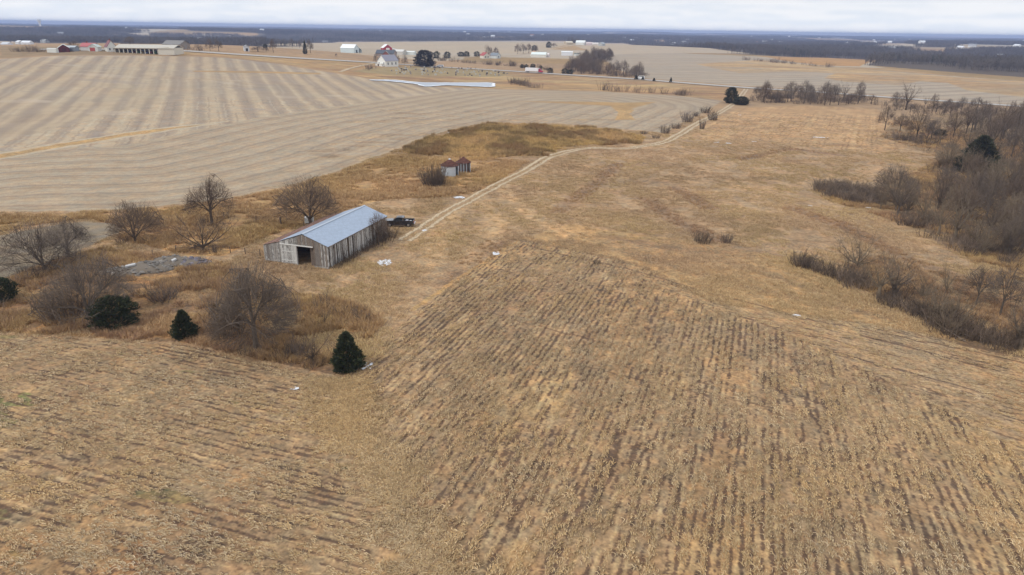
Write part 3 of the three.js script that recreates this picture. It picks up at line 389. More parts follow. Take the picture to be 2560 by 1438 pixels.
function domeTree(seed, o) {                              // rounded winter crown: limbs fan out, twigs fill the outer dome
  const r = rng(seed), trunk = new Sticks(), crown = new Sticks(), H = 9, th = (o.trunk ?? 0.2) * H, ry = H - th, rx = (o.wide ?? 1) * 4.6, R = (o.rad ?? 0.024) * H, fork = V((r() - 0.5) * 0.3, th, (r() - 0.5) * 0.3), low = o.low ?? -0.1;
  trunk.tube(V(0, -0.25, 0), fork, R * 1.25, R * 0.9, 7);
  const lumpy = (az, up) => 0.74 + 0.42 * vn(az * 1.3 + seed, up * 2.4 + seed), to = (az, up, q) => { const f = Math.sqrt(Math.max(0, 1 - up * up)), k = q * lumpy(az + 6.3, up); return V(fork.x + Math.cos(az) * f * rx * k, fork.y + (up < 0 ? up * th * 0.9 : up * ry) * k, fork.z + Math.sin(az) * f * rx * k); };
  const limbs = [];
  for (let k = 0; k < (o.limbs ?? 9); k++) { // main limbs, each bent once or twice
    const az = (k / (o.limbs ?? 9)) * 6.283 * 1.62 + r(), up = k === 0 ? 0.97 : 0.12 + 0.8 * r(); let a = V(0, 0, 0).lerpVectors(V(0, 0, 0), fork, 0.75 + 0.25 * r()), rr = R * (0.4 + 0.25 * r()); const pts = [a];
    for (let q = 1; q <= 4; q++) { const e = to(az + (r() - 0.5) * 0.35, clamp(up + (4 - q) * 0.06 + (r() - 0.5) * 0.12, -0.3, 0.99), q * 0.235), r1 = rr * 0.7; trunk.tube(a, e, rr, r1, 5); a = e; rr = r1; pts.push(e); }
    limbs.push([az, up, pts, rr]);
  }
  for (let k = 0; k < (o.br ?? 130); k++) { // branches leave a limb and turn outward
    const [az, up, pts] = limbs[Math.floor(r() * limbs.length)], i = 1 + Math.floor(r() * 3.2), s = pts[i].clone().lerp(pts[Math.min(4, i + 1)], r()), e = to(az + (r() - 0.5) * 1.5, clamp(up + (r() - 0.5) * 0.9, low, 0.99), 0.7 + 0.25 * r()), m = s.clone().lerp(e, 0.5).add(V((r() - 0.5) * 0.5, 0.15, (r() - 0.5) * 0.5)); crown.tube(s, m, (o.b0 ?? 0.04), (o.b0 ?? 0.04) * 0.7, 3); crown.tube(m, e, (o.b0 ?? 0.04) * 0.7, 0.012, 3);
  }
  for (let k = 0; k < (o.twigs ?? 2600); k++) {
    const az = r() * 6.283, up = low + (0.99 - low) * r(), q = 0.5 + 0.5 * Math.pow(r(), 0.6), e = to(az, up, q), s = to(az + (r() - 0.5) * 0.3, clamp(up + (r() - 0.5) * 0.2, low, 1), q * (0.66 + 0.16 * r())); crown.point(s, e, (o.t0 ?? 0.014) * (0.7 + 0.7 * r()));
  }
  const cg = crown.done(); cg.computeBoundingBox(); const bb = cg.boundingBox; return { tg: trunk.done(), cg, h: bb.max.y, w: (bb.max.x - bb.min.x + bb.max.z - bb.min.z) / 2 };
}
const BARK = [mat(0.092, 0.066, 0.046, 1), mat(0.125, 0.098, 0.075, 1), mat(0.2, 0.155, 0.105, 1)], TWIG = [mat(0.14, 0.097, 0.068, 1), mat(0.135, 0.102, 0.078, 1), mat(0.2, 0.15, 0.1, 1)];
const placedTrees = [];
function plantTree(v, x, z, h, w, turn, label, group, tone = 0, name = 'bare_tree') {
  if (!v.proto) v.proto = {};
  let o = v.proto[tone];
  if (o) o = copy(o, x, z, turn, [w / v.w, h / v.h], label, group);
  else { o = thing(name, label, 'tree', x, z, turn, group); part(o, 'trunk', v.tg, BARK[tone]); part(o, 'crown', v.cg, TWIG[tone]); o.scale.set(w / v.w, h / v.h, w / v.w); v.proto[tone] = o; }
  placedTrees.push(o); return o;
}
function cedarGeo(seed, shape, n, blade) {                 // shape(t): radius at height t (0..1), unit height
  const r = rng(seed), p = [], nn = [], cc = [];
  for (let k = 0; k < n; k++) {
    const tone = 0.55 + 0.9 * r(), rusty = r() < 0.22 ? 1.5 : 1;
    const t = 0.03 + 0.97 * Math.pow(r(), 1.25), az = r() * 6.283, lump = 0.42 + 1.0 * vn(az * 3.2 + seed, t * 11 + seed), rad = shape(t) * lump * (0.45 + 0.55 * Math.sqrt(r())), c = V(Math.cos(az) * rad, t * 0.94, Math.sin(az) * rad);
    const out = V(Math.cos(az), 0.35 + 0.9 * t, Math.sin(az)).normalize();
    for (let q = 0; q < 4; q++) {
      const d = out.clone().add(V(r() - 0.5, r() - 0.5, r() - 0.5).multiplyScalar(1.3)).normalize(), s = V(r() - 0.5, r() - 0.5, r() - 0.5).cross(d).normalize().multiplyScalar(blade * (0.13 + 0.12 * r())), e = c.clone().addScaledVector(d, blade * (0.6 + 1.2 * r() * r()));
      p.push(c.x - s.x, c.y - s.y, c.z - s.z, c.x + s.x, c.y + s.y, c.z + s.z, e.x, e.y, e.z); for (let u = 0; u < 3; u++) cc.push(tone * rusty, tone * (rusty > 1 ? 1.1 : 1), tone);
    }
  }
  const g = new THREE.BufferGeometry(); g.setAttribute('position', new THREE.Float32BufferAttribute(p, 3)); g.setAttribute('color', new THREE.Float32BufferAttribute(cc, 3)); g.computeVertexNormals(); return g;
}
const cone = (t) => 0.46 * Math.pow(1 - t, 0.75) * Math.min(1, 0.55 + t * 4) + 0.02, egg = (t) => 0.5 * Math.sqrt(Math.max(0, 1 - (2 * t - 0.85) ** 2 / 1.35)) + 0.02;
const CEDAR = [cedarGeo(3, cone, 3200, 0.075), cedarGeo(4, egg, 3400, 0.068), cedarGeo(5, cone, 420, 0.15), cedarGeo(6, egg, 460, 0.14)];
const NEEDLE = [mat(0.04, 0.052, 0.022, 0.95, { side: THREE.DoubleSide, vertexColors: true }), mat(0.048, 0.054, 0.03, 0.95, { side: THREE.DoubleSide, vertexColors: true }), mat(0.05, 0.047, 0.042, 0.95, { side: THREE.DoubleSide, vertexColors: true })], STEM = new THREE.CylinderGeometry(0.02, 0.05, 0.55, 6).translate(0, 0.2, 0);
function cedar(v, x, z, h, w, label, group, tone = 0, turn = 0, name = 'cedar_tree') { const o = thing(name, label, 'tree', x, z, turn, group); part(o, 'trunk', STEM, BARK[0]); part(o, 'foliage', CEDAR[v], NEEDLE[tone]); o.scale.set(w, h, w); return o; }
function brushGeo(seed, n, H, spread, thin) {
  const r = rng(seed), s = new Sticks();
  for (let k = 0; k < n; k++) {
    const a = r() * 6.283, q = Math.sqrt(r()) * spread * 0.55, p = V(Math.cos(a) * q, -0.1, Math.sin(a) * q), L = H * (0.45 + 0.6 * r()), d = V(Math.cos(a) * (0.15 + 0.35 * r()) + (r() - 0.5) * 0.5, 1, Math.sin(a) * (0.15 + 0.35 * r()) + (r() - 0.5) * 0.5).normalize(), m = p.clone().addScaledVector(d, L);
    s.point(p, m, thin * (0.8 + r()));
    for (let t = 0; t < 8; t++) { const b = p.clone().lerp(m, 0.2 + 0.7 * r()), e = b.clone().addScaledVector(d.clone().add(V(r() - 0.5, r() * 0.4 - 0.1, r() - 0.5).multiplyScalar(1.7)).normalize(), L * (0.25 + 0.25 * r())); s.point(b, e, thin * 0.6); }
  }
  return s.done();
}
function bladeTuft(seed, n, H, spread, width, tones, lean = 0.5) { // dry grass or stalks: bent blades
  const r = rng(seed), p = [], nn = [], c = [];
  for (let k = 0; k < n; k++) {
    const a = r() * 6.283, q = Math.sqrt(r()) * spread, x = Math.cos(a) * q, z = Math.sin(a) * q, b = r() * 6.283, L = H * (0.5 + 0.7 * r()), lx = Math.cos(b) * L * lean * r(), lz = Math.sin(b) * L * lean * r(), wx = Math.cos(b + 1.57) * width * (0.6 + r() * 0.8), wz = Math.sin(b + 1.57) * width * (0.6 + r() * 0.8), t = tones[Math.floor(r() * tones.length)];
    p.push(x - wx, -0.03, z - wz, x + wx, -0.03, z + wz, x + lx * 1.4, L, z + lz * 1.4); for (let u = 0; u < 3; u++) { nn.push(lx * 0.4, 0.9, lz * 0.4); c.push(...t); }
  }
  const g = new THREE.BufferGeometry(); g.setAttribute('position', new THREE.Float32BufferAttribute(p, 3)); g.computeVertexNormals(); g.setAttribute('color', new THREE.Float32BufferAttribute(c, 3)); return g;
}
function trash(seed, n, tones) {                           // corn trash: flat bent leaves and stalk pieces lying along local z, two cut stubs
  const r = rng(seed), p = [], nn = [], c = [];
  const quad = (a, b, w, y0, y1, t) => { const dx = b[0] - a[0], dz = b[1] - a[1], l = Math.hypot(dx, dz) || 1, ox = (-dz / l) * w, oz = (dx / l) * w; p.push(a[0] - ox, y0, a[1] - oz, a[0] + ox, y0 + 0.01, a[1] + oz, b[0] - ox, y1, b[1] - oz, b[0] - ox, y1, b[1] - oz, a[0] + ox, y0 + 0.01, a[1] + oz, b[0] + ox, y1 + 0.01, b[1] + oz); for (let u = 0; u < 6; u++) { nn.push(0, 1, 0); c.push(...t); } };
  for (let k = 0; k < n; k++) {
    const x = (r() + r() + r() - 1.5) * 0.26, z = (r() - 0.5) * 1.2, a = (r() - 0.5) * 1.9 * (0.3 + r()), L = 0.12 + 0.34 * r() * r() + 0.1, w = 0.011 + 0.017 * r(), y = 0.015 + 0.09 * r(), t = tones[Math.floor(r() * tones.length)], m = [x + Math.sin(a) * L * 0.5, z + Math.cos(a) * L * 0.5], b = a + (r() - 0.5) * 1.2;
    quad([x, z], m, w, y, y + 0.05 * r(), t); quad(m, [m[0] + Math.sin(b) * L * 0.5, m[1] + Math.cos(b) * L * 0.5], w * 0.8, y + 0.03, y * 0.5, t);
  }
  for (let k = 0; k < 5; k++) { const z = (k - 2) * 0.22 + (r() - 0.5) * 0.12, x = (r() - 0.5) * 0.06, h = 0.16 + 0.14 * r(), t = tones[2], q = 0.022; for (let s = 0; s < 3; s++) { const u = (s / 3) * 6.283, v = ((s + 1) / 3) * 6.283; p.push(x + Math.cos(u) * q, -0.02, z + Math.sin(u) * q, x + Math.cos(v) * q, -0.02, z + Math.sin(v) * q, x + 0.03, h, z); for (let w = 0; w < 3; w++) { nn.push(Math.cos(u), 0.5, Math.sin(u)); c.push(...t); } } }
  const g = new THREE.BufferGeometry(); g.setAttribute('position', new THREE.Float32BufferAttribute(p, 3)); g.computeVertexNormals(); g.setAttribute('color', new THREE.Float32BufferAttribute(c, 3)); return g;
}
const drymat = new THREE.MeshStandardMaterial({ vertexColors: true, roughness: 1, side: THREE.DoubleSide });

// ---------------------------------------------------------------- corn stubble, pasture grass, weeds
{
  const straw = [[0.49, 0.35, 0.185], [0.41, 0.285, 0.15], [0.58, 0.43, 0.25], [0.3, 0.195, 0.105], [0.46, 0.3, 0.14], [0.52, 0.4, 0.25]];
  const kinds = [0, 1, 2, 3, 4].map((k) => trash(100 + k, 20, straw)), lists = kinds.map(() => []), r = rng(900);
  const b = box2(LAND.stubble), put = (x, z, dir, spreadTurn) => {
    const d = Math.hypot(x, z); if (d > 140) return;
    const al = x * dir[0] + z * dir[1], ac = -x * dir[1] + z * dir[0], n = fbm(ac * 1.3 + 50, al * 0.28 + 9) * 0.8 + vn(x * 0.2, z * 0.2) * 0.2, k = Math.floor(r() * 5), t = 0.8 + 0.42 * r() + 0.2 * (vn(x * 0.09, z * 0.09) - 0.5), g = vn(x * 0.12 + 40, z * 0.12 + 9);
    if (n < 0.42 + 0.07 * r()) return;
    lists[k].push({ x, y: gy(x, z), z, ry: Math.atan2(dir[0], dir[1]) + (r() - 0.5) * spreadTurn, sx: 0.8 + 0.5 * r(), sy: 0.8 + 0.9 * r(), c: [t * (1 + 0.1 * (g - 0.5)), t, t * (1 - 0.22 * (g - 0.5))] });
  };
  const lay = (dir, keep, along, wobble, spreadTurn) => {
    const cx = 0, cz = -70, px = -dir[1], pz = dir[0];
    for (let k = -140; k < 140; k += 0.76) for (let t = -140; t < 140; t += along) {
      const tt = t + (r() - 0.5) * along, o = k + (r() - 0.5) * wobble, x = cx + px * o + dir[0] * tt, z = cz + pz * o + dir[1] * tt;
      if (x < b[0] || x > b[1] || z < b[2] || z > b[3] || z > -30) continue;
      const d = Math.hypot(x, z), az = Math.abs(Math.atan2(x, -z)); if (az > 0.86 || (d > 80 && r() < 0.25) || (d > 105 && r() < 0.4)) continue;
      if (!inside(LAND.stubble, x, z) || !keep(x, z)) continue;
      put(x, z, dir, spreadTurn);
    }
  };
  const L = (x, z) => inside(LAND.leftRows, x, z), R = (x, z) => inside(LAND.rightRows, x, z);
  { const sl = LAND.leftRows.slice(5, 10); for (let k = 0; k < 2600; k++) { const q = r() * 3.999, i = Math.floor(q), t = q - i, x = lerp(sl[i][0], sl[i + 1][0], t) + (r() + r() - 1) * 4.5, z = lerp(sl[i][1], sl[i + 1][1], t) + (r() - 0.5) * 2; if (z < -30 && inside(LAND.stubble, x, z)) put(x, z, ROW_L, 6.3); } }
  lay(ROW_A, (x, z) => !L(x, z) && !R(x, z), 0.62, 0.24, 1.0); lay(ROW_L, L, 0.66, 0.28, 1.1); lay(ROW_R, (x, z) => R(x, z) && !L(x, z), 0.95, 0.16, 0.5);
  kinds.forEach((g, k) => copies('corn_stubble', 'pale cut corn stalks and leaves lying along the rows', 'stubble', g, drymat, lists[k]));

  // pasture
  const gold = [[0.5, 0.345, 0.18], [0.43, 0.29, 0.15], [0.57, 0.41, 0.22], [0.35, 0.23, 0.125]], orange = [[0.53, 0.345, 0.16], [0.46, 0.29, 0.135], [0.6, 0.42, 0.21], [0.37, 0.23, 0.115]], brown = [[0.38, 0.24, 0.13], [0.3, 0.185, 0.11], [0.46, 0.3, 0.155], [0.55, 0.35, 0.16]];
  const short = [1, 2, 3].map((k) => bladeTuft(200 + k, 40, 0.2, 0.6, 0.028, gold, 1.6)), tall = [1, 2, 3].map((k) => bladeTuft(210 + k, 40, 0.6, 0.55, 0.032, orange, 1.0)), rank = [1, 2, 3].map((k) => bladeTuft(220 + k, 40, 0.75, 0.55, 0.03, brown, 0.9)), weed = [1, 2, 3].map((k) => bladeTuft(230 + k, 46, 1.2, 0.7, 0.045, [[0.42, 0.285, 0.12], [0.52, 0.35, 0.15], [0.34, 0.22, 0.1], [0.64, 0.44, 0.185]], 0.7));
  const A = short.map(() => []), B = short.map(() => []), C = short.map(() => []), D = short.map(() => []);
  const tr = LAND.track, onTrack = (x, z) => { for (let i = 0; i + 1 < tr.length; i++) { const [a, c] = tr[i], [e, f] = tr[i + 1], l = (e - a) ** 2 + (f - c) ** 2, t = clamp(((x - a) * (e - a) + (z - c) * (f - c)) / l, 0, 1), q = Math.hypot(x - a - t * (e - a), z - c - t * (f - c)); if (q < 2.0 && q > 0.3) return true; } return false; };
  const near = (pts, x, z, d) => { for (let i = 0; i + 1 < pts.length; i++) { const [a, c] = pts[i], [e, f] = pts[i + 1], t = clamp(((x - a) * (e - a) + (z - c) * (f - c)) / ((e - a) ** 2 + (f - c) ** 2), 0, 1); if (Math.hypot(x - a - t * (e - a), z - c - t * (f - c)) < d) return true; } return false; }, worn = (x, z) => SPOT.worn.some((p) => near(p, x, z, 2.6));
  const rr = rng(901);
  for (let i = 0; i < 190000; i++) {
    const z = lerp(-330, -62, Math.pow(rr(), 0.8)), half = -z * 0.82 + 12, x = lerp(-half, half, rr()), d = Math.hypot(x, z); if (x < -160 || x > 190) continue;
    const n = fbm(x * 0.16, z * 0.16), k = Math.floor(rr() * 3), t = 0.86 + 0.26 * rr() + 0.3 * (vn(x * 0.06, z * 0.06) - 0.5), g = vn(x * 0.08 + 3, z * 0.08 + 60), item = (s, q = 0) => ({ x, y: gy(x, z), z, ry: rr() * 6.28, sx: s * (0.8 + 0.5 * rr()), sy: s * (0.6 + 0.7 * rr()), c: [t * (1 + q), t * (1 + 0.05 * (g - 0.5)), t * (1 - 0.16 * (g - 0.5))] });
    if (worn(x, z) && rr() < 0.6) continue;
    if (inside(LAND.stubble, x, z) || inside(LAND.soy, x, z) || inside(LAND.soyLow, x, z)) continue;
    const [u, v] = barnLocal(x, z); if (u > -7.4 && u < 4.6 && Math.abs(v) < 10) continue;
    if (inside(LAND.weeds, x + (vn(x * 0.3, z * 0.3) - 0.5) * 9, z + (vn(x * 0.3 + 9, z * 0.3) - 0.5) * 12)) { const q = fbm(x * 0.11 + 7, z * 0.07 + 3), it = item(0.55 + 0.4 * sm(0.35, 0.65, q)), dk = lerp(1.12, 0.6, sm(0.4, 0.62, q)); it.c = [it.c[0] * dk * (q > 0.62 ? 1.1 : 1), it.c[1] * dk, it.c[2] * dk]; D[k].push(it); continue; }
    if (onTrack(x, z) || (inside(LAND.hay, x, z) && rr() < 0.8)) continue;
    if (inside(LAND.orange, x, z)) { { if (n > 0.33 + 0.06 * rr()) B[k].push(item(0.6 + 0.8 * n)); } continue; }
    if (inside(LAND.weedy, x, z) || inside(LAND.creek, x, z)) { const q = fbm(x * 0.13 + 31, z * 0.13); if (n > 0.34 + 0.1 * rr()) (q > 0.56 ? B : q < 0.36 ? A : C)[k].push(item(0.55 + 0.7 * n)); continue; }
    if (n < 0.33 + 0.2 * rr() || rr() < 0.2) continue;
    const low = SPOT.swales.some((p) => near(p, x, z, 2.2)); (low && rr() < 0.7 ? C : A)[k].push(item(low ? 0.5 : n > 0.64 ? 1.25 : 1));
  }
  short.forEach((g, k) => copies('pasture_grass', 'short dry tan grass covering the open pasture', 'grass', g, drymat, A[k]));
  tall.forEach((g, k) => copies('tall_grass', 'tall orange dry grass around the barn and bins', 'grass', g, drymat, B[k]));
  rank.forEach((g, k) => copies('rank_grass', 'rank brown dead grass under the bare trees and brush', 'grass', g, drymat, C[k]));
  weed.forEach((g, k) => copies('weed_patch', 'tall olive brown weeds standing in a patch beside the track', 'weeds', g, drymat, D[k]));
}

// ---------------------------------------------------------------- the barn
function boardTex(seed, ground, grain, white, cover) {     // weathered board: grain streaks, flaking whitewash
  const W = 64, Hh = 512, r = rng(seed), d = new Uint8Array(W * Hh * 4), streak = Array.from({ length: W }, () => 0.78 + 0.4 * r());
  for (let j = 0; j < Hh; j++) for (let i = 0; i < W; i++) {
    const o = (j * W + i) * 4, s = streak[i] * (0.86 + 0.28 * vn(i * 0.6 + seed, j * 0.03)) * (0.92 + 0.16 * r()), f = vn(i * 0.16 + seed * 3, j * 0.022) * 0.6 + vn(i * 0.5, j * 0.09 + seed) * 0.4, w = f < cover ? 0.75 + 0.25 * r() : 0, dk = vn(i * 0.2 + 7, j * 0.012 + seed) > 0.74 ? 0.7 : 1;
    for (let k = 0; k < 3; k++) d[o + k] = clamp(lerp(ground[k] * s * dk, white[k] * (0.9 + 0.12 * s), w), 0, 255); d[o + 3] = 255;
  }
  const t = new THREE.DataTexture(d, W, Hh, THREE.RGBAFormat); t.colorSpace = THREE.SRGBColorSpace; t.magFilter = THREE.LinearFilter; t.wrapS = t.wrapT = THREE.RepeatWrapping; t.needsUpdate = true; return t;
}
const boardM = (seed, g, cover) => new THREE.MeshStandardMaterial({ map: boardTex(seed, g, 1, [206, 205, 201], cover), roughness: 0.95 });
{
  const t = thing('barn', 'old weathered plank barn with grey metal roof and open front doorway', 'barn', BARN.x, BARN.z, BARN.turn, undefined, gy(BARN.x, BARN.z) - 0.05);
  const grey = [0, 1, 2, 3].map((k) => boardM(300 + k, [[150, 145, 139], [134, 126, 119], [160, 154, 147], [118, 110, 103]][k], [0.12, 0.05, 0.2, 0.0][k])), pale = [0, 1, 2, 3].map((k) => boardM(310 + k, [[156, 152, 147], [134, 129, 124], [148, 142, 136], [116, 110, 105]][k], [0.6, 0.5, 0.68, 0.4][k])), brown = [0, 1].map((k) => boardM(320 + k, [[122, 108, 96], [138, 126, 115]][k], 0.06)), whiteM = boardM(330, [150, 142, 130], 0.85);
  const r = rng(41), W = 8.9, hw = W / 2, L = 20.4, hl = L / 2, eave = 3.85, peak = 5.45, leanX = -7.7, topAt = (x) => (x >= -hw ? peak - (peak - eave) * (Math.abs(x) / hw) : lerp(eave - 0.12, 2.9, (-hw - x) / (-hw - leanX)));
  const floorY = (x, z) => { const c = Math.cos(BARN.turn), s = Math.sin(BARN.turn); return gy(BARN.x + x * c + z * s, BARN.z - x * s + z * c) - t.position.y; };
  function board(x, z, w, y0, y1, y1b, m, side, parent = t, name = 'plank') {          // upright board, top may slope
    const a = y1, b = y1b ?? y1, g = new THREE.BoxGeometry(w, 1, 0.035), P = g.attributes.position; for (let i = 0; i < P.count; i++) P.setY(i, P.getY(i) < 0 ? y0 : P.getX(i) < 0 ? a : b);
    const U = g.attributes.uv, off = r(), flip = r() < 0.5; for (let i = 0; i < U.count; i++) U.setXY(i, flip ? 1 - U.getX(i) : U.getX(i), U.getY(i) * 0.8 + off);
    const o = part(parent, name, g, m); o.position.set(x, 0, z); o.rotation.z = side ? 0 : (r() - 0.5) * 0.014; if (side) { o.rotation.y = Math.PI / 2; o.rotation.x = (r() - 0.5) * 0.016; } return o;
  }
  const step = 0.272, n = Math.round((hw - leanX) / step);
  for (let k = 0; k < n; k++) {                            // front wall, board by board
    const x = leanX + step * (k + 0.5), w = step - 0.012 - r() * 0.02, a = topAt(x - w / 2) - 0.06, b = topAt(x + w / 2) - 0.06, open = x > -1.3 && x < 1.75, y0 = open ? 3.35 : floorY(x, hl) + (r() < 0.2 ? 0.25 + 0.3 * r() : -0.05 + 0.1 * r());
    const m = x < -4.4 ? (r() < 0.8 ? grey[Math.floor(r() * 3)] : pale[1]) : x < -1.3 ? pale[Math.floor(r() * 4)] : x < 1.75 ? (r() < 0.4 ? brown[1] : r() < 0.5 ? grey[1] : pale[3]) : r() < 0.45 ? brown[Math.floor(r() * 2)] : r() < 0.5 ? grey[1] : pale[Math.floor(r() * 2) * 2 + 1];
    const miss = !open && r() < 0.05;
    board(x, hl + 0.02 * r(), w, miss ? 1.3 : y0, a, b, m);
  }
  const ns = Math.round(L / 0.29);
  for (let k = 0; k < ns; k++) {                           // long wall with flaking whitewash
    const z = -hl + (L / ns) * (k + 0.5); if (r() < 0.03) continue;
    board(hw + 0.02 * r(), z, L / ns - 0.015 - 0.03 * r(), floorY(hw, z) + (r() < 0.3 ? 0.3 * r() : -0.1), eave - 0.05 - (r() < 0.08 ? 0.8 * r() : 0), undefined, r() < 0.84 ? pale[Math.floor(r() * 4)] : r() < 0.5 ? grey[3] : grey[1], true);
  }
  { // rear and lean-to side walls
    const s = new THREE.Shape([[leanX, -0.3], [hw, -0.3], [hw, eave - 0.05], [0, peak - 0.05], [-hw, eave - 0.05], [leanX, 2.85]].map((a) => new THREE.Vector2(...a)));
    part(t, 'rear_wall', new THREE.ExtrudeGeometry(s, { depth: 0.05, bevelEnabled: false }).translate(0, 0, -hl), grey[1]); part(t, 'side_wall', bx(0.05, 3.1, L - 0.1, leanX + 0.03, 1.3, 0.03), grey[0]);
  }
  for (const z of [-7, -3.5, 0, 3.5, 7]) for (const x of [-hw + 0.1, hw - 0.15]) part(t, 'post', bx(0.16, 4, 0.16, x, 1.75, z), brown[0]);
  for (const z of [-7, -3.5, 0, 3.5, 7]) part(t, 'tie_beam', bx(W - 0.5, 0.18, 0.12, 0, 3.7, z), brown[0]);
  // sliding door leaf hung left of the opening
  const leaf = part(t, 'sliding_door', bx(2.9, 0.14, 0.05, -2.78, 0.75, hl + 0.12), whiteM);
  for (let k = 0; k < 11; k++) { const o = board(-4.2 + 0.264 * (k + 0.5), hl + 0.08, 0.245, 0.12, 3.38, undefined, k > 8 ? whiteM : pale[Math.floor(r() * 3)], false, leaf); o.userData = {}; }
  part(leaf, 'stile', bx(0.17, 3.3, 0.05, -1.4, 1.75, hl + 0.125), whiteM); part(leaf, 'rail', bx(2.6, 0.16, 0.05, -2.8, 2.3, hl + 0.125), whiteM); part(leaf, 'kick_rail', bx(2.6, 0.16, 0.05, -2.8, 0.3, hl + 0.125), grey[2]);
  part(t, 'door_track', bx(6.2, 0.17, 0.1, -1.25, 3.5, hl + 0.13), mat(0.7, 0.69, 0.66, 0.7), 'long white door track above the doorway'); part(t, 'sill_board', bx(2.6, 0.3, 0.05, -6.0, 0.42, hl + 0.06), grey[2]); part(t, 'sill_board', bx(2.6, 0.26, 0.05, 3.1, 0.2, hl + 0.06), grey[2]);
  for (let k = 0; k < 3; k++) board(1.05 + 0.26 * k, hl - 0.5, 0.24, 0.1, 3.3, undefined, brown[0], false, t, 'inner_door_board');
  // roof: ribbed steel
  function sheet(x0, y0, x1, y1, z0, z1, ribs) {
    const p = [], ix = [], nn = []; const dx = x1 - x0, dy = y1 - y0, l = Math.hypot(dx, dy), nx = -dy / l, ny = dx / l, sg = ny < 0 ? -1 : 1, K = ribs * 4;
    for (let k = 0; k <= K; k++) { const z = lerp(z0, z1, k / K), h = k % 4 === 0 ? 0.022 : 0; for (const [a, b] of [[x0, y0], [x1, y1]]) p.push(a + sg * nx * h, b + sg * ny * h, z); if (k) { const q = k * 2; ix.push(q - 2, q, q - 1, q - 1, q, q + 1); } }
    const g = new THREE.BufferGeometry(); g.setAttribute('position', new THREE.Float32BufferAttribute(p, 3)); g.setAttribute('uv', new THREE.Float32BufferAttribute(p.flatMap((v, i) => (i % 3 === 0 ? [p[i + 2] / L, (v - x0) / dx] : [])), 2)); g.setIndex(ix); g.computeVertexNormals(); return g;
  }
  const tin = speckle(256, [160, 173, 191], 0.06, 22); tin.repeat.set(3, 1);
  const steel = new THREE.MeshPhysicalMaterial({ map: tin, roughness: 0.42, metalness: 0.35, side: THREE.DoubleSide }), rust = new THREE.MeshStandardMaterial({ map: speckle(128, [112, 84, 72], 0.5, 9), roughness: 0.9, side: THREE.DoubleSide });
  const fall = (peak - eave) / hw, ov = 0.22;
  const roof = part(t, 'roof', sheet(0, peak + 0.06, hw + ov, eave + 0.06 - ov * fall, -hl - 0.15, hl + 0.12, 66), steel), roof2 = part(roof, 'roof_slope', sheet(-hw - ov, eave + 0.06 - ov * fall, 0, peak + 0.06, -hl - 0.15, hl + 0.12, 66), steel);
  const cap = new THREE.Shape([[-0.22, -0.03], [0, 0.06], [0.22, -0.03], [0.22, -0.015], [0, 0.08], [-0.22, -0.015]].map((a) => new THREE.Vector2(...a)));
  part(roof, 'ridge_cap', new THREE.ExtrudeGeometry(cap, { depth: L + 0.2, bevelEnabled: false }).translate(0, peak + 0.085, -hl - 0.1), mat(0.5, 0.55, 0.62, 0.45, { metalness: 0.3 }));
  part(roof, 'fascia', bx(0.03, 0.2, L + 0.1, hw + ov - 0.03, eave - 0.12, 0), grey[1]);
  part(t, 'lean_to_roof', sheet(leanX - 0.25, 2.86, -hw - 0.02, eave - 0.08, -hl - 0.1, hl + 0.08, 66), rust, 'rusty brown lean-to roof');
}

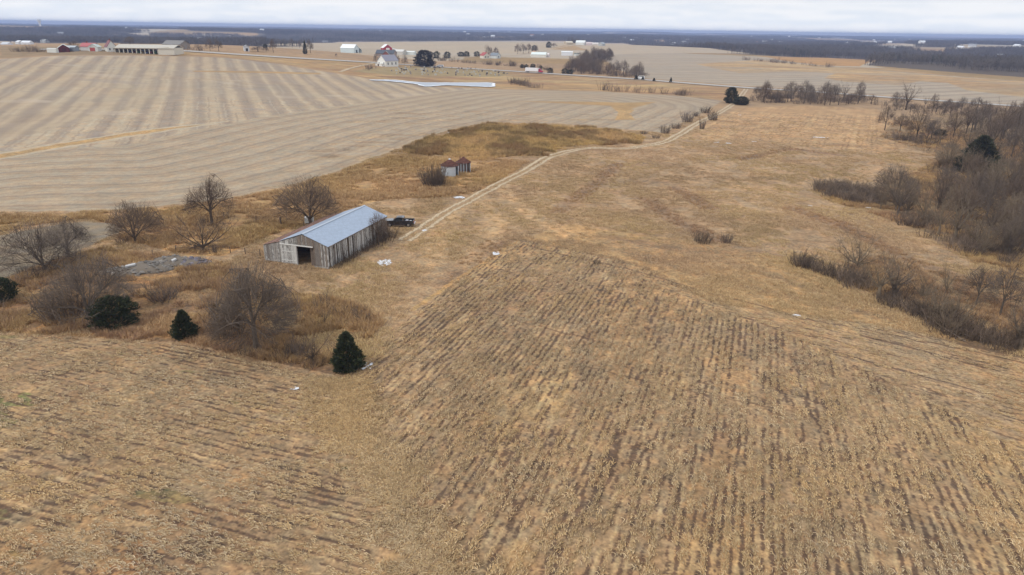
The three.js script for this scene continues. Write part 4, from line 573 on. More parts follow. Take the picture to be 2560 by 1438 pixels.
// ---------------------------------------------------------------- pickup truck
{
  const t = thing('pickup_truck', 'black crew cab pickup truck parked behind the barn', 'pickup truck', -22.5, -131.2, 0.02);
  const black = new THREE.MeshPhysicalMaterial({ color: new THREE.Color(0.012, 0.013, 0.018), roughness: 0.25, clearcoat: 1, clearcoatRoughness: 0.08 }), glass = new THREE.MeshPhysicalMaterial({ color: new THREE.Color(0.02, 0.025, 0.03), roughness: 0.06 }), chrome = mat(0.75, 0.76, 0.78, 0.2, { metalness: 1 }), dark = mat(0.02, 0.02, 0.02, 0.9), red = mat(0.45, 0.012, 0.02, 0.3), rim = mat(0.5, 0.5, 0.52, 0.3, { metalness: 0.8 }), tyreM = mat(0.02, 0.02, 0.021, 0.95);
  const sh = new THREE.Shape(); sh.moveTo(-2.85, 0.5); sh.lineTo(-2.93, 0.75); sh.lineTo(-2.9, 1.12); sh.lineTo(-2.7, 1.2); sh.lineTo(-1.3, 1.27); sh.lineTo(1.02, 1.28); sh.lineTo(1.02, 1.0); sh.lineTo(2.85, 1.0); sh.lineTo(2.9, 0.55); sh.lineTo(2.28, 0.5); sh.absarc(1.8, 0.45, 0.47, 0.1, Math.PI - 0.1, false); sh.lineTo(1.33, 0.42); sh.lineTo(-1.4, 0.42); sh.absarc(-1.87, 0.45, 0.47, 0.1, Math.PI - 0.1, false); sh.lineTo(-2.85, 0.5);
  const ex = (s, w, b = 0.03) => new THREE.ExtrudeGeometry(s, { depth: w - 2 * b, bevelEnabled: true, bevelThickness: b, bevelSize: b, bevelSegments: 2, curveSegments: 10 }).translate(0, 0, -w / 2 + b);
  part(t, 'body', ex(sh, 1.94, 0.05), black);
  const cab = new THREE.Shape([[-1.28, 1.24], [-0.5, 1.84], [0.55, 1.88], [0.9, 1.8], [1.0, 1.24]].map((a) => new THREE.Vector2(...a)));
  part(t, 'cab', ex(cab, 1.68, 0.06), black);
  for (const s of [-1, 1]) {
    const q = (pts) => new THREE.ExtrudeGeometry(new THREE.Shape(pts.map((a) => new THREE.Vector2(...a))), { depth: 0.02, bevelEnabled: false }).translate(0, 0, s > 0 ? 0.845 : -0.865);
    part(t, 'side_window', q([[-1.0, 1.33], [-0.5, 1.74], [0.0, 1.76], [0.0, 1.33]]), glass); part(t, 'side_window', q([[0.06, 1.33], [0.06, 1.76], [0.6, 1.77], [0.66, 1.33]]), glass);
    part(t, 'window_trim', bx(1.75, 0.035, 0.03, -0.15, 1.3, s * 0.86), chrome); part(t, 'pillar_trim', bx(0.12, 0.42, 0.02, 0.78, 1.53, s * 0.86), chrome); part(t, 'step_bar', bx(2.4, 0.07, 0.12, -0.1, 0.36, s * 0.96), chrome); part(t, 'bed_side', bx(1.86, 0.34, 0.09, 1.95, 1.14, s * 0.92), black); part(t, 'tail_light', bx(0.08, 0.46, 0.16, 2.9, 1.05, s * 0.87), red); part(t, 'mirror', bx(0.1, 0.16, 0.2, -0.98, 1.38, s * 1.02), black); part(t, 'headlight', bx(0.1, 0.16, 0.35, -2.93, 1.0, s * 0.72), mat(0.7, 0.7, 0.7, 0.1));
    for (const x of [-1.87, 1.8]) { const w = part(t, 'wheel', new THREE.CylinderGeometry(0.24, 0.24, 0.29, 20).rotateX(Math.PI / 2).translate(x, 0.42, s * 0.84), rim); part(w, 'tyre', new THREE.TorusGeometry(0.33, 0.105, 10, 26).scale(1, 1, 1.2).translate(x, 0.42, s * 0.84), tyreM); }
  }
  part(t, 'windshield', bx(0.92, 0.02, 1.4).rotateZ(0.65).translate(-0.93, 1.57, 0), glass); part(t, 'rear_window', bx(0.02, 0.4, 1.3).rotateZ(0.15).translate(1.0, 1.56, 0), glass); part(t, 'tailgate', bx(0.08, 0.5, 1.78, 2.86, 1.06, 0), black); part(t, 'bed_floor', bx(1.8, 0.04, 1.7, 1.94, 1.03, 0), dark); part(t, 'bed_load', merge([bx(0.5, 0.25, 0.6, 1.5, 1.18, 0.3), bx(0.35, 0.18, 0.4, 2.2, 1.14, 0.35)]), mat(0.5, 0.5, 0.55, 0.6), 'pale load in the truck bed'); part(t, 'rear_bumper', bx(0.18, 0.18, 1.8, 2.98, 0.6, 0), chrome); part(t, 'roof_highlight', bx(0.9, 0.05, 1.3, 0.1, 1.92, 0), mat(0.12, 0.12, 0.13, 0.5));  // grey slab on the cab roof is a painted stand-in for its highlight
}

// ---------------------------------------------------------------- grain bins
function grainBin(x, z, R, H, label, ruined) {
  const t = thing('grain_bin', label, 'grain bin', x, z, ruined ? 0.5 : 1.05), zinc = [0, 1, 2].map((k) => mat([0.52, 0.55, 0.6][k], [0.58, 0.6, 0.63][k], [0.63, 0.64, 0.65][k], 0.5, { metalness: 0.15, side: THREE.DoubleSide })), rustM = new THREE.MeshStandardMaterial({ map: speckle(128, [92, 58, 47], 0.45, ruined ? 8 : 7), roughness: 0.95, side: THREE.DoubleSide });
  const rings = 3, seg = 40;
  for (let k = 0; k < rings; k++) {
    const y0 = (k / rings) * H - (k ? 0 : 0.15), y1 = ((k + 1) / rings) * H - (k === 2 ? 0.28 : 0.02), pts = []; for (let q = 0; q <= 20; q++) pts.push(new THREE.Vector2(R + 0.018 * Math.sin(q * 1.57 * 2) + (k % 2) * 0.012, lerp(y0, y1, q / 20)));
    part(t, 'wall_ring', new THREE.LatheGeometry(pts, seg, ruined ? 0.7 : 0.25, ruined ? 4.2 : 6.28 - 0.45), zinc[(k + (ruined ? 1 : 0)) % 3]);
  }
  for (let k = 0; k < 16; k++) { const a = (k / 16) * 6.283; part(t, 'eave_strut', bx(0.09, 0.4, 0.05).rotateY(a).translate(Math.sin(a) * R, H - 0.12, Math.cos(a) * R), k % 3 ? rustM : zinc[1]); }
  if (!ruined) for (const a of [-0.26, 0.26]) part(t, 'door_jamb', bx(0.1, H * 0.9, 0.08).rotateY(a).translate(Math.sin(a) * R, H * 0.45, Math.cos(a) * R), zinc[0]);
  else for (let k = 0; k < 9; k++) { const a = 4.9 + k * 0.2; part(t, 'stave', bx(0.16, H, 0.04).rotateY(a).translate(Math.sin(a) * R, H / 2 - 0.05, Math.cos(a) * R), k % 2 ? zinc[0] : rustM); }
  const rp = [new THREE.Vector2(R + 0.22, H - 0.1), new THREE.Vector2(R * 0.55, H + R * 0.3), new THREE.Vector2(0.3, H + R * 0.62)], roof = part(t, 'roof', new THREE.LatheGeometry(rp, 22), rustM, 'rusted brown conical roof');
  for (let k = 0; k < 22; k++) { const a = (k / 22) * 6.283, s = new THREE.BoxGeometry(0.05, 0.05, R * 1.1).rotateX(0.56).translate(0, H + R * 0.27, R * 0.62).rotateY(a); part(roof, 'roof_rib', s, rustM); }
  part(roof, 'cap', new THREE.CylinderGeometry(0.22, 0.34, 0.2, 14).translate(0, H + R * 0.66, 0), ruined ? rustM : zinc[2]);
  if (ruined) part(roof, 'vent_pipe', new THREE.CylinderGeometry(0.1, 0.1, 0.7, 8).translate(-R * 0.5, H + R * 0.62, 0), rustM);
  return t;
}
grainBin(-17.0, -180.4, 2.3, 2.9, 'round galvanized grain bin with pale blue walls and rusty roof', false);
grainBin(-13.8, -186.4, 1.95, 2.8, 'broken grain bin with missing wall panels behind the intact bin', true);

// ---------------------------------------------------------------- near trees
const G1 = domeTree(11, { limbs: 11, trunk: 0.12, rad: 0.019, wide: 1.05, low: 0.0 }), G2 = domeTree(12, { limbs: 10, trunk: 0.1, rad: 0.02, wide: 0.95, low: 0.15, twigs: 2200 }), G3 = domeTree(13, { limbs: 9, trunk: 0.3, rad: 0.024, low: 0.0, twigs: 2200 }), G4 = domeTree(14, { limbs: 12, trunk: 0.3, rad: 0.022, low: -0.55, br: 190, twigs: 4200, t0: 0.016 }), G5 = bareTree(15, { h: 9, limbs: 8, br: 7, tw: 6, fine: 5, spread: 1.15, trunk: 0.12, rad: 0.026, rise: 0.14 }), G6 = bareTree(16, { h: 9, limbs: 7, br: 6, tw: 6, fine: 5, spread: 0.75, trunk: 0.2, rad: 0.022, rise: 0.1 });
{
  const N = SPOT.near, spec = [[G1, 'wide spreading bare tree at the edge of the grey field strip', 1], [G3, 'smaller bare tree close behind the wide spreading one', 1], [G2, 'fan shaped bare tree standing alone above the rubble heap', 0], [G5, 'low bare tree leaning out beside the grey rubble heap and fence', 0], [G3, 'upright bare tree with round crown behind the rubble heap', 0], [G2, 'two stemmed bare tree right behind the barn roof', 0], [G1, 'broad scrubby bare tree beside the round dark cedar', 1], [G4, 'largest round crowned bare tree in the weeds below the barn', 1], [G6, 'thin bare sapling next to the pointed cedar at the field edge', 0]];
  N.forEach(([x, z, h, w], i) => plantTree(spec[i][0], x, z, h * 1.15, w * 1.32, i * 1.7, spec[i][1], undefined, spec[i][2]));
}
{
  const C = SPOT.cedar, spec = [[1, 'round dark cedar at the field edge beside the scrubby trees', 0], [1, 'squat round dark green cedar below the rubble heap', 0], [0, 'small pointed cedar beside the large round crowned bare tree', 0], [0, 'pointed dark cedar with snow on the ground beside it', 0], [1, 'tall dark cedar where the farm track meets the highway', 1], [1, 'low dark cedar bush beside the farm track near the hedgerow', 1], [0, 'large dark evergreen inside the creek woodland', 1], [1, 'small round evergreen bush between the creek trees', 1], [1, 'big dark round tree beside the churchyard', 2]];
  C.forEach(([x, z, h, w], i) => cedar(spec[i][0], x, z, h * (i === 6 ? 1.5 : 1.04), w * 1.05, spec[i][1], undefined, spec[i][2], i));
}
// right-hand creek trees
const M1 = domeTree(21, { limbs: 8, trunk: 0.28, rad: 0.018, br: 70, twigs: 700, b0: 0.05, t0: 0.026, wide: 0.9 }), M2 = domeTree(22, { limbs: 7, trunk: 0.3, rad: 0.017, br: 60, twigs: 600, b0: 0.05, t0: 0.026, wide: 0.7 }), M3 = domeTree(23, { limbs: 9, trunk: 0.22, rad: 0.018, br: 80, twigs: 800, b0: 0.05, t0: 0.026, wide: 1.1 }), K1 = bareTree(25, { h: 9, limbs: 6, br: 6, tw: 6, fine: 4, spread: 0.8, trunk: 0.28, rad: 0.026, rise: 0.12 }), K2 = bareTree(26, { h: 9, limbs: 5, br: 6, tw: 6, fine: 4, spread: 0.6, trunk: 0.32, rad: 0.026, rise: 0.12 }), M4 = bareTree(24, { h: 12, limbs: 4, br: 8, tw: 6, fine: 3, spread: 0.75, trunk: 0.3, rad: 0.022, thick: 1.3 });
{
  const R = SPOT.right, spec = [[G5, 'spreading bare tree leaning over the lower brush line', 2], [G5, 'gnarled bare tree rising from the lower brush line', 2], [G6, 'narrow bare tree beside the gnarled one in the brush line', 2], [G1, 'fan shaped bare tree at the end of the brush pile', 1], [G6, 'tall forked bare tree above the upper brush line', 0], [M1, 'lone bare tree with straight trunk at the hayfield edge', 0], [M4, 'very tall bare forked tree standing before the highway', 0], [M2, 'slim bare tree beside the hayfield corner', 0], [M1, 'dense bare tree in the group at the hayfield corner', 0], [M3, 'wide bare tree in the group at the hayfield corner', 1], [M2, 'short bare tree in the group at the hayfield corner', 1], [M3, 'bare tree beside the small round evergreen bush', 0], [M3, 'wide low bare tree in front of the large evergreen', 2], [G6, 'bare sapling at the tip of the lower brush line', 0], [M3, 'bare tree over the fallen branches in the brush line', 1], [M1, 'tall bare tree at the lower end of the brush line', 1], [M1, 'grey bare tree at the edge of the creek woodland', 1]];
  R.forEach(([x, z, h, w], i) => plantTree(spec[i][0], x, z, h * 1.05, w * 1.08, i * 2.1, spec[i][1], undefined, spec[i][2]));
}
function scatter(poly, n, seed, gap, f) {
  const r = rng(seed), b = box2(poly), got = [];
  for (let k = 0; k < n * 40 && got.length < n; k++) { const x = lerp(b[0], b[1], r()), z = lerp(b[2], b[3], r()); if (!inside(poly, x, z) || got.some(([p, q]) => Math.hypot(x - p, z - q) < gap)) continue; got.push([x, z]); f(x, z, r); }
}
const MV = [M1, M2, M3];
scatter(LAND.hedgeEast, 26, 36, 5, (x, z, r) => plantTree([M1, M2, K1, M3][Math.floor(r() * 4)], x, z, 5 + 9 * r() * r(), 5 + 5 * r(), r() * 6, 'bare tree scattered along the highway verge beyond the hedgerow', 'highway verge trees', r() < 0.5 ? 1 : 0));
scatter(LAND.hedge, 46, 31, 4.5, (x, z, r) => plantTree([M1, M2, M3, K1][Math.floor(r() * 4)], x, z, 5 + 11 * r() * r(), 6 + 5 * r(), r() * 6, 'bare tree in the hedgerow along the far hayfield edge', 'hedgerow trees', r() < 0.5 ? 1 : 0));
scatter(SPOT.creekWood, 56, 32, 3, (x, z, r) => plantTree([K1, K2, K1, K2, M1, M3][Math.floor(r() * 6)], x, z, 7 + 5 * r(), 6 + 4 * r(), r() * 6, 'bare tree in the thick creek woodland above the lower brush line', 'creek woodland trees', [2, 1, 0, 2][Math.floor(r() * 4)]));
scatter(SPOT.creekWood2, 52, 33, 3.6, (x, z, r) => Math.hypot(x - 135, z + 194) > 11 && plantTree([M1, M2, K1, K2][Math.floor(r() * 4)], x, z, 9 + 5 * r(), 8 + 4 * r(), r() * 6, 'bare tree in the far creek woodland beyond the evergreen', 'far creek woodland trees', r() < 0.6 ? 1 : 0));
scatter(LAND.woodsM, 60, 34, 7, (x, z, r) => plantTree(MV[Math.floor(r() * 3)], x, z, 9 + 6 * r(), 9 + 4 * r(), r() * 6, 'bare tree in the small wood beyond the highway', 'small wood trees', r() < 0.6 ? 1 : 0));
{ // brush
  const kinds = [1, 2, 3].map((k) => brushGeo(50 + k, 15, 2.5, 2.4, 0.03)), m = mat(1, 1, 1, 1), lists = kinds.map(() => []), r = rng(55);
  const put = (x, z, s) => { if (Math.hypot(x - 136, z + 196) < 9) return; const t = r() < 0.22 ? 1.9 : 0.6 + 0.5 * r(), warm = r(); lists[Math.floor(r() * 3)].push({ x, y: gy(x, z), z, ry: r() * 6.28, sx: s * (0.8 + 0.5 * r()), sy: s * (0.7 + 0.6 * r()), c: [0.13 * t, 0.095 * t * (1 - 0.06 * warm), 0.07 * t * (1 - 0.15 * warm)] }); };
  const line = (pts, per, half, s) => { for (let i = 0; i + 1 < pts.length; i++) { const [a, b] = pts[i], [c, d] = pts[i + 1], L = Math.hypot(c - a, d - b); for (let k = 0; k < L * per; k++) { const t = r(), o = (r() + r() - 1) * half * (0.5 + 1.3 * vn(lerp(a, c, t) * 0.3, 4)), gap = vn(lerp(a, c, t) * 0.35, lerp(b, d, t) * 0.35); if (gap < 0.36 || r() < 0.2) continue; put(lerp(a, c, t) + (-(d - b) / L) * o, lerp(b, d, t) + ((c - a) / L) * o, s * (0.45 + 0.95 * gap * (0.6 + 0.7 * r()))); } } };
  line(SPOT.brushLine, 5, 2.6, 0.85); line(SPOT.brushLine2, 4.5, 4.5, 0.95); line(SPOT.brushLine3, 3, 6, 1.3); line(SPOT.brushLine4, 2.2, 5, 1.1);
  scatter(LAND.creek, 560, 56, 1.1, (x, z) => { if (vn(x * 0.09, z * 0.09) > 0.42) put(x, z, 0.9); }); scatter(SPOT.creekWood, 110, 66, 1, (x, z) => put(x, z, 0.8 + 0.7 * vn(x * 0.2, z * 0.2))); scatter(SPOT.creekWood2, 120, 67, 1.2, (x, z) => put(x, z, 1));
  scatter(LAND.brushPile, 150, 57, 0.3, (x, z) => put(x, z, 0.95));
  scatter(LAND.hedge, 120, 58, 1, (x, z) => put(x, z, 0.7 + 0.9 * r())); scatter(LAND.hedgeEast, 60, 68, 2, (x, z) => put(x, z, 0.7 + 0.8 * r()));
  scatter(LAND.woodsM, 240, 59, 2, (x, z) => put(x, z, 1.6));
  scatter(LAND.weedy, 190, 60, 1, (x, z) => { if (vn(x * 0.14, z * 0.14) > 0.46) put(x, z, 0.5 + 0.4 * r()); }); for (const [tx, tz] of SPOT.near.slice(0, 5)) for (let k = 0; k < 7; k++) put(tx + (r() - 0.5) * 6, tz + (r() - 0.5) * 4, 0.4 + 0.3 * r());
  { const b = BARN, c = Math.cos(b.turn), s = Math.sin(b.turn); for (let k = 0; k < 34; k++) { const lz = lerp(-10, 9.8, r()), lx = 5.0 + r() * 0.6; put(b.x + lx * c + lz * s, b.z - lx * s + lz * c, 0.28 + 0.25 * r()); } for (let k = 0; k < 7; k++) { const lz = lerp(-9.8, -3, r()), lx = 5.0 + r() * 0.5; put(b.x + lx * c + lz * s, b.z - lx * s + lz * c, 1.1); } }
  for (const pts of SPOT.scrub) line(pts, 0.55, 4, 1.7);
  kinds.forEach((g, k) => copies('brush', 'tangled grey brown leafless brush along the creek and barn wall', 'brush', g, m, lists[k]));
  // single bushes
  const names = ['round bare bush on the bank beside the farm track', 'small bare bush at the bend of the farm track', 'thin bare bush across the track from the round bush', 'broad bare bush further up the farm track', 'low bare bush between the track and the bean field', 'bare bush close to the tall cedar by the track', 'dark low bush near the top of the farm track', 'lone brown bush in the open pasture', 'small bare bush next to the lone pasture bush', 'dense upright brown thicket against the grain bin', 'scrubby bush between the round crowned tree and pointed cedar', 'wide bare thicket around the scrubby tree', 'dark bramble heap below the rubble', 'grey thicket beside the small pointed cedar', 'tiny bush at the weed patch edge', 'tuft of dead weeds in the middle of the stubble swale', 'tiny bare bush beside the bean field edge'];
  const vars = [1, 2, 3, 4].map((k) => brushGeo(70 + k, 60, 2, 1.9, 0.024)), tones = [mat(0.12, 0.088, 0.068, 1), mat(0.1, 0.068, 0.045, 1)];
  SPOT.bush.forEach(([x, z, h, w], i) => { const o = thing('bare_bush', names[i], 'bush', x, z, i); part(o, 'stems', vars[i % 4], tones[i % 2]); o.scale.set(w / 2.6, h / 2.0, w / 2.6); if (i === 9) { o.children[0].geometry = brushGeo(75, 190, 2.6, 2.6, 0.026); } });
}
{ // gnarled trees standing in the brush lines
  const r = rng(88), along = (pts, n, label, group) => { for (let k = 0; k < n; k++) { const q = r() * (pts.length - 1), i = Math.floor(q), [a, b] = pts[i], [c, d] = pts[Math.min(i + 1, pts.length - 1)], t = q - i, x = lerp(a, c, t) + (r() - 0.5) * 5, z = lerp(b, d, t) + (r() - 0.5) * 4; plantTree([G5, G6, K1, K2][Math.floor(r() * 4)], x, z, 5.5 + 5 * r(), 5 + 4 * r(), r() * 6, label, group, r() < 0.75 ? 2 : 1); } };
  along(SPOT.brushLine.slice(2), 12, 'pale limbed bare tree standing in the lower brush line', 'lower brush line trees'); along(SPOT.brushLine2, 22, 'pale limbed bare tree standing in the upper brush line', 'upper brush line trees'); along(SPOT.brushLine3, 10, 'bare tree among the brush behind the large evergreen', 'trees behind the evergreen'); along(SPOT.brushLine4, 14, 'bare tree in the brush at the hayfield corner', 'hayfield corner brush trees');
}
{ // leafless saplings and vine against the barn's long wall
  const c = Math.cos(BARN.turn), s = Math.sin(BARN.turn); [[5.6, -4.6, 7.2, 4.6, 'bare sapling growing against the whitewashed barn wall, tallest of the row'], [5.3, -6.2, 4.6, 2.8, 'bare sapling near the far end of the whitewashed barn wall'], [5.2, -7.9, 5.0, 2.6, 'bare sapling at the far corner of the whitewashed barn wall'], [5.1, 6.4, 3.9, 1.9, 'bare vine clump against the near part of the whitewashed barn wall']].forEach(([lx, lz, h, w, label], i) => plantTree(i % 2 ? G6 : M2, BARN.x + lx * c + lz * s, BARN.z - lx * s + lz * c, h, w, i, label, undefined, 0));
}

// ---------------------------------------------------------------- rubble, fences, snow, small things by the barn
{
  const r = rng(81), rock = (seed) => { const q = rng(seed), g = new THREE.IcosahedronGeometry(0.5, 0), P = g.attributes.position, m = new Map(); for (let i = 0; i < P.count; i++) { const k = [P.getX(i), P.getY(i), P.getZ(i)].map((v) => v.toFixed(3)).join(); if (!m.has(k)) m.set(k, 0.65 + 0.6 * q()); const s = m.get(k); P.setXYZ(i, P.getX(i) * s * 1.25, P.getY(i) * s * 0.6, P.getZ(i) * s); } g.computeVertexNormals(); return g; };
  const kinds = [rock(1), rock(2), rock(3), rock(4)], stone = mat(1, 1, 1, 0.95), lists = kinds.map(() => []);
  const lumps = [[-62, -101.5, 3.6, 2.2, 0.9], [-58.8, -103.6, 4.2, 2.6, 1.2], [-56.4, -106.4, 3.4, 2.4, 1.3], [-53.2, -106.6, 3.2, 2.0, 0.8]];
  for (const [cx, cz, rx, rz, h] of lumps) for (let k = 0; k < 230; k++) { const a = r() * 6.283, q = Math.sqrt(r()), x = cx + Math.cos(a) * rx * q, z = cz + Math.sin(a) * rz * q, s = 0.18 + 0.55 * r() ** 3, t = 0.6 + 0.7 * r(), blue = cx > -54 ? 0.75 : 1; lists[Math.floor(r() * 4)].push({ x, y: gy(x, z) + h * (1 - q * q) * (0.6 + 0.4 * vn(x, z)), z, ry: r() * 6.28, tx: r() - 0.5, tz: r() - 0.5, sx: s * 1.2, c: [0.21 * t * blue, 0.19 * t * blue, 0.17 * t] }); }
  kinds.forEach((g, k) => copies('rubble', 'heap of grey broken concrete and stone among the bare trees', 'rubble', g, stone, lists[k]));
  const mound = lumps.map(([cx, cz, rx, rz, h]) => { const g = new THREE.SphereGeometry(1, 18, 8, 0, 6.2832, 0, 1.5708); g.scale(rx * 0.95, h * 0.9, rz * 0.95); g.translate(cx, gy(cx, cz) - 0.1, cz); return g; });
  single('rubble_mound', 'low mound of dark grey gravel under the broken concrete', 'rubble', merge(mound), mat(0.17, 0.14, 0.11, 1), undefined, 'stuff');
  const slab = (x, z, w, d, ry, label) => { const g = bx(w, 0.25, d); const o = single('concrete_slab', label, 'slab', g, mat(0.5, 0.5, 0.5, 0.9)); o.position.set(x, gy(x, z) + 0.95, z); o.rotation.set(0.18, ry, 0.12); };
  slab(-60.9, -102.6, 1.5, 0.5, 0.3, 'pale broken slab lying on the front of the rubble heap'); slab(-55.2, -105.3, 0.7, 0.5, 0.9, 'small white chunk on the dark end of the rubble heap');
}
{
  const wood = mat(0.13, 0.095, 0.07, 1), wire = mat(0.08, 0.07, 0.065, 0.7, { metalness: 0.3 });
  const run = (pts, label, group, gap) => {
    const c = new THREE.CatmullRomCurve3(pts.map(([x, z]) => V(x, 0, z)), false, 'centripetal'), n = Math.max(2, Math.round(c.getLength() / gap)), r = rng(n + 7); let prev, lines = new Sticks();
    for (let k = 0; k <= n; k++) { const p = c.getPoint(k / n), g = new THREE.CylinderGeometry(0.07, 0.085, 1.35, 6).translate(0, 0.5, 0), o = single('fence_post', label, 'fence post', g, wood, group); o.position.set(p.x, gy(p.x, p.z), p.z); o.rotation.set((r() - 0.5) * 0.2, r() * 3, (r() - 0.5) * 0.2); const q = o.position.clone(); if (prev) for (const h of [0.45, 0.8, 1.1]) lines.tube(prev.clone().setY(prev.y + h), q.clone().setY(q.y + h), 0.014, 0.014, 3); prev = q; }
    single('fence_wire', 'sagging wire strung on ' + label.replace('weathered post of ', ''), 'fence wire', lines.done(), wire);
  };
  run(LAND.fence, 'weathered post of the short fence between the rubble and the barn', 'short fence posts', 3.2); run(LAND.fence2, 'weathered post of the fence behind the barn', 'posts behind the barn', 6);
  const big = single('corner_post', 'thick brown corner post standing in the grass behind the barn', 'fence post', new THREE.CylinderGeometry(0.17, 0.22, 1.9, 8).translate(0, 0.8, 0), wood); big.position.set(-45.8, gy(-45.8, -130.2), -130.2); big.rotation.z = 0.06;
  const t = thing('stock_tank', 'white plastic tank on a pallet beside the two stemmed tree', 'tank', -40.6, -131.6, 0.2), wh = mat(0.72, 0.74, 0.74, 0.5), body = new THREE.BoxGeometry(1.7, 1.1, 1.2, 4, 4, 4); part(t, 'tank_body', body.translate(0, 0.8, 0), wh); part(t, 'lid', new THREE.CylinderGeometry(0.22, 0.22, 0.08, 14).translate(0, 1.39, 0), mat(0.1, 0.1, 0.1, 0.7)); for (const x of [-0.6, 0, 0.6]) part(t, 'pallet_runner', bx(0.14, 0.22, 1.2, x, 0.12, 0), wood);
  for (const y of [0.5, 0.8, 1.1]) part(t, 'cage_bar', bx(1.76, 0.04, 1.26, 0, y, 0), mat(0.5, 0.52, 0.54, 0.4, { metalness: 0.6 }));
  const pole = single('fallen_branch', 'pale fallen forked branch lying on the lower brush line', 'branch', (() => { const s = new Sticks(); s.tube(V(0, 0.9, 0), V(1.6, 0.1, 2.2), 0.07, 0.05, 5); s.tube(V(0, 0.9, 0), V(3.4, 0.25, 1.3), 0.06, 0.03, 5); s.tube(V(0.1, 1, 0), V(-0.5, 0.6, -0.9), 0.05, 0.02, 4); return s.done(); })(), mat(0.24, 0.19, 0.15, 1)); pole.position.set(57.3, gy(57.3, -82.6), -82.6);
  const logs = new Sticks(), r = rng(9), bp = box2(LAND.brushPile); for (let k = 0; k < 70; k++) { let x, z; do { x = lerp(bp[0], bp[1], r()); z = lerp(bp[2], bp[3], r()); } while (!inside(LAND.brushPile, x, z)); const y = gy(x, z) + 0.3 + 1.2 * r(), a = r() * 6.28, l = 1 + 2 * r(); logs.tube(V(x, y, z), V(x + Math.cos(a) * l, Math.max(y + (r() - 0.5) * 1.2, gy(x, z) + 0.05), z + Math.sin(a) * l), 0.07, 0.03, 4); }
  single('brush_pile', 'pile of pale broken limbs heaped at the end of the brush', 'brush pile', logs.done(), mat(0.2, 0.165, 0.14, 1), undefined, 'stuff');
}
{
  const white = new THREE.MeshStandardMaterial({ color: new THREE.Color(0.84, 0.86, 0.9), roughness: 0.7 });
  const names = ['ragged snow patch in the grass beside the barn', 'snow streak at the corner of the stubble field', 'tiny snow patch behind the pickup truck', 'thin snow streak where the track passes the bins', 'bright snow patch in the pasture, largest of a row of three', 'faint snow patch beside the bright pasture patch', 'small snow patch further along the pasture row', 'long thin snow patch below the hayfield', 'broken snow beside the pointed cedar', 'tiny snow patch below the brush pile tip', 'small snow patch under the brush pile', 'tiny snow fleck at the weed patch corner', 'faint snow on the stubble swale', 'thin snow streak at the foot of the small pointed cedar', 'snow fleck at the stubble edge below the pointed cedar', 'tiny snow fleck in the hayfield'];
  SPOT.snow.forEach(([x, z, h, w], i) => {
    const r = rng(400 + i), pos = [], idx = [], W = Math.max(w, 0.8) * 0.62, D = Math.max(h * 2.6, 0.5) * 0.62, cs = Math.max(0.07, Math.min(W, D) / 16), thin = i === 8 || i === 0 ? 0.5 : 0.38;
    for (let a = -W; a < W; a += cs) for (let b = -D; b < D; b += cs) {
      const e = (a / W) ** 2 + (b / D) ** 2; if (e > 1 || fbm(a * 2.6 + i * 7, b * 1.7 + 3) < thin + 0.3 * e * e - 0.06 + 0.1 * r()) continue;
      const k0 = pos.length / 3; for (const [u, v] of [[0, 0], [1, 0], [1, 1], [0, 1]]) { const qx = x + a + (u + (r() - 0.5) * 0.5) * cs * 1.1, qz = z + b + (v + (r() - 0.5) * 0.5) * cs * 1.1; pos.push(qx, gy(qx, qz) + 0.06 + 0.05 * r(), qz); } idx.push(k0, k0 + 3, k0 + 1, k0 + 1, k0 + 3, k0 + 2);
    }
    if (!pos.length) pos.push(x, 0, z, x + 0.1, 0, z, x, 0, z + 0.1), idx.push(0, 2, 1);
    const g = new THREE.BufferGeometry(); g.setAttribute('position', new THREE.Float32BufferAttribute(pos, 3)); g.setIndex(idx); g.computeVertexNormals(); single('snow_patch', names[i], 'snow', g, white);
  });
}

// ---------------------------------------------------------------- buildings in the middle distance
const paintM = {}; const col = (hex, rough = 0.8, metal = 0) => (paintM[hex + ' ' + rough] ??= new THREE.MeshStandardMaterial({ color: hex, roughness: rough, metalness: metal }));
const darkGlass = mat(0.03, 0.035, 0.045, 0.15);
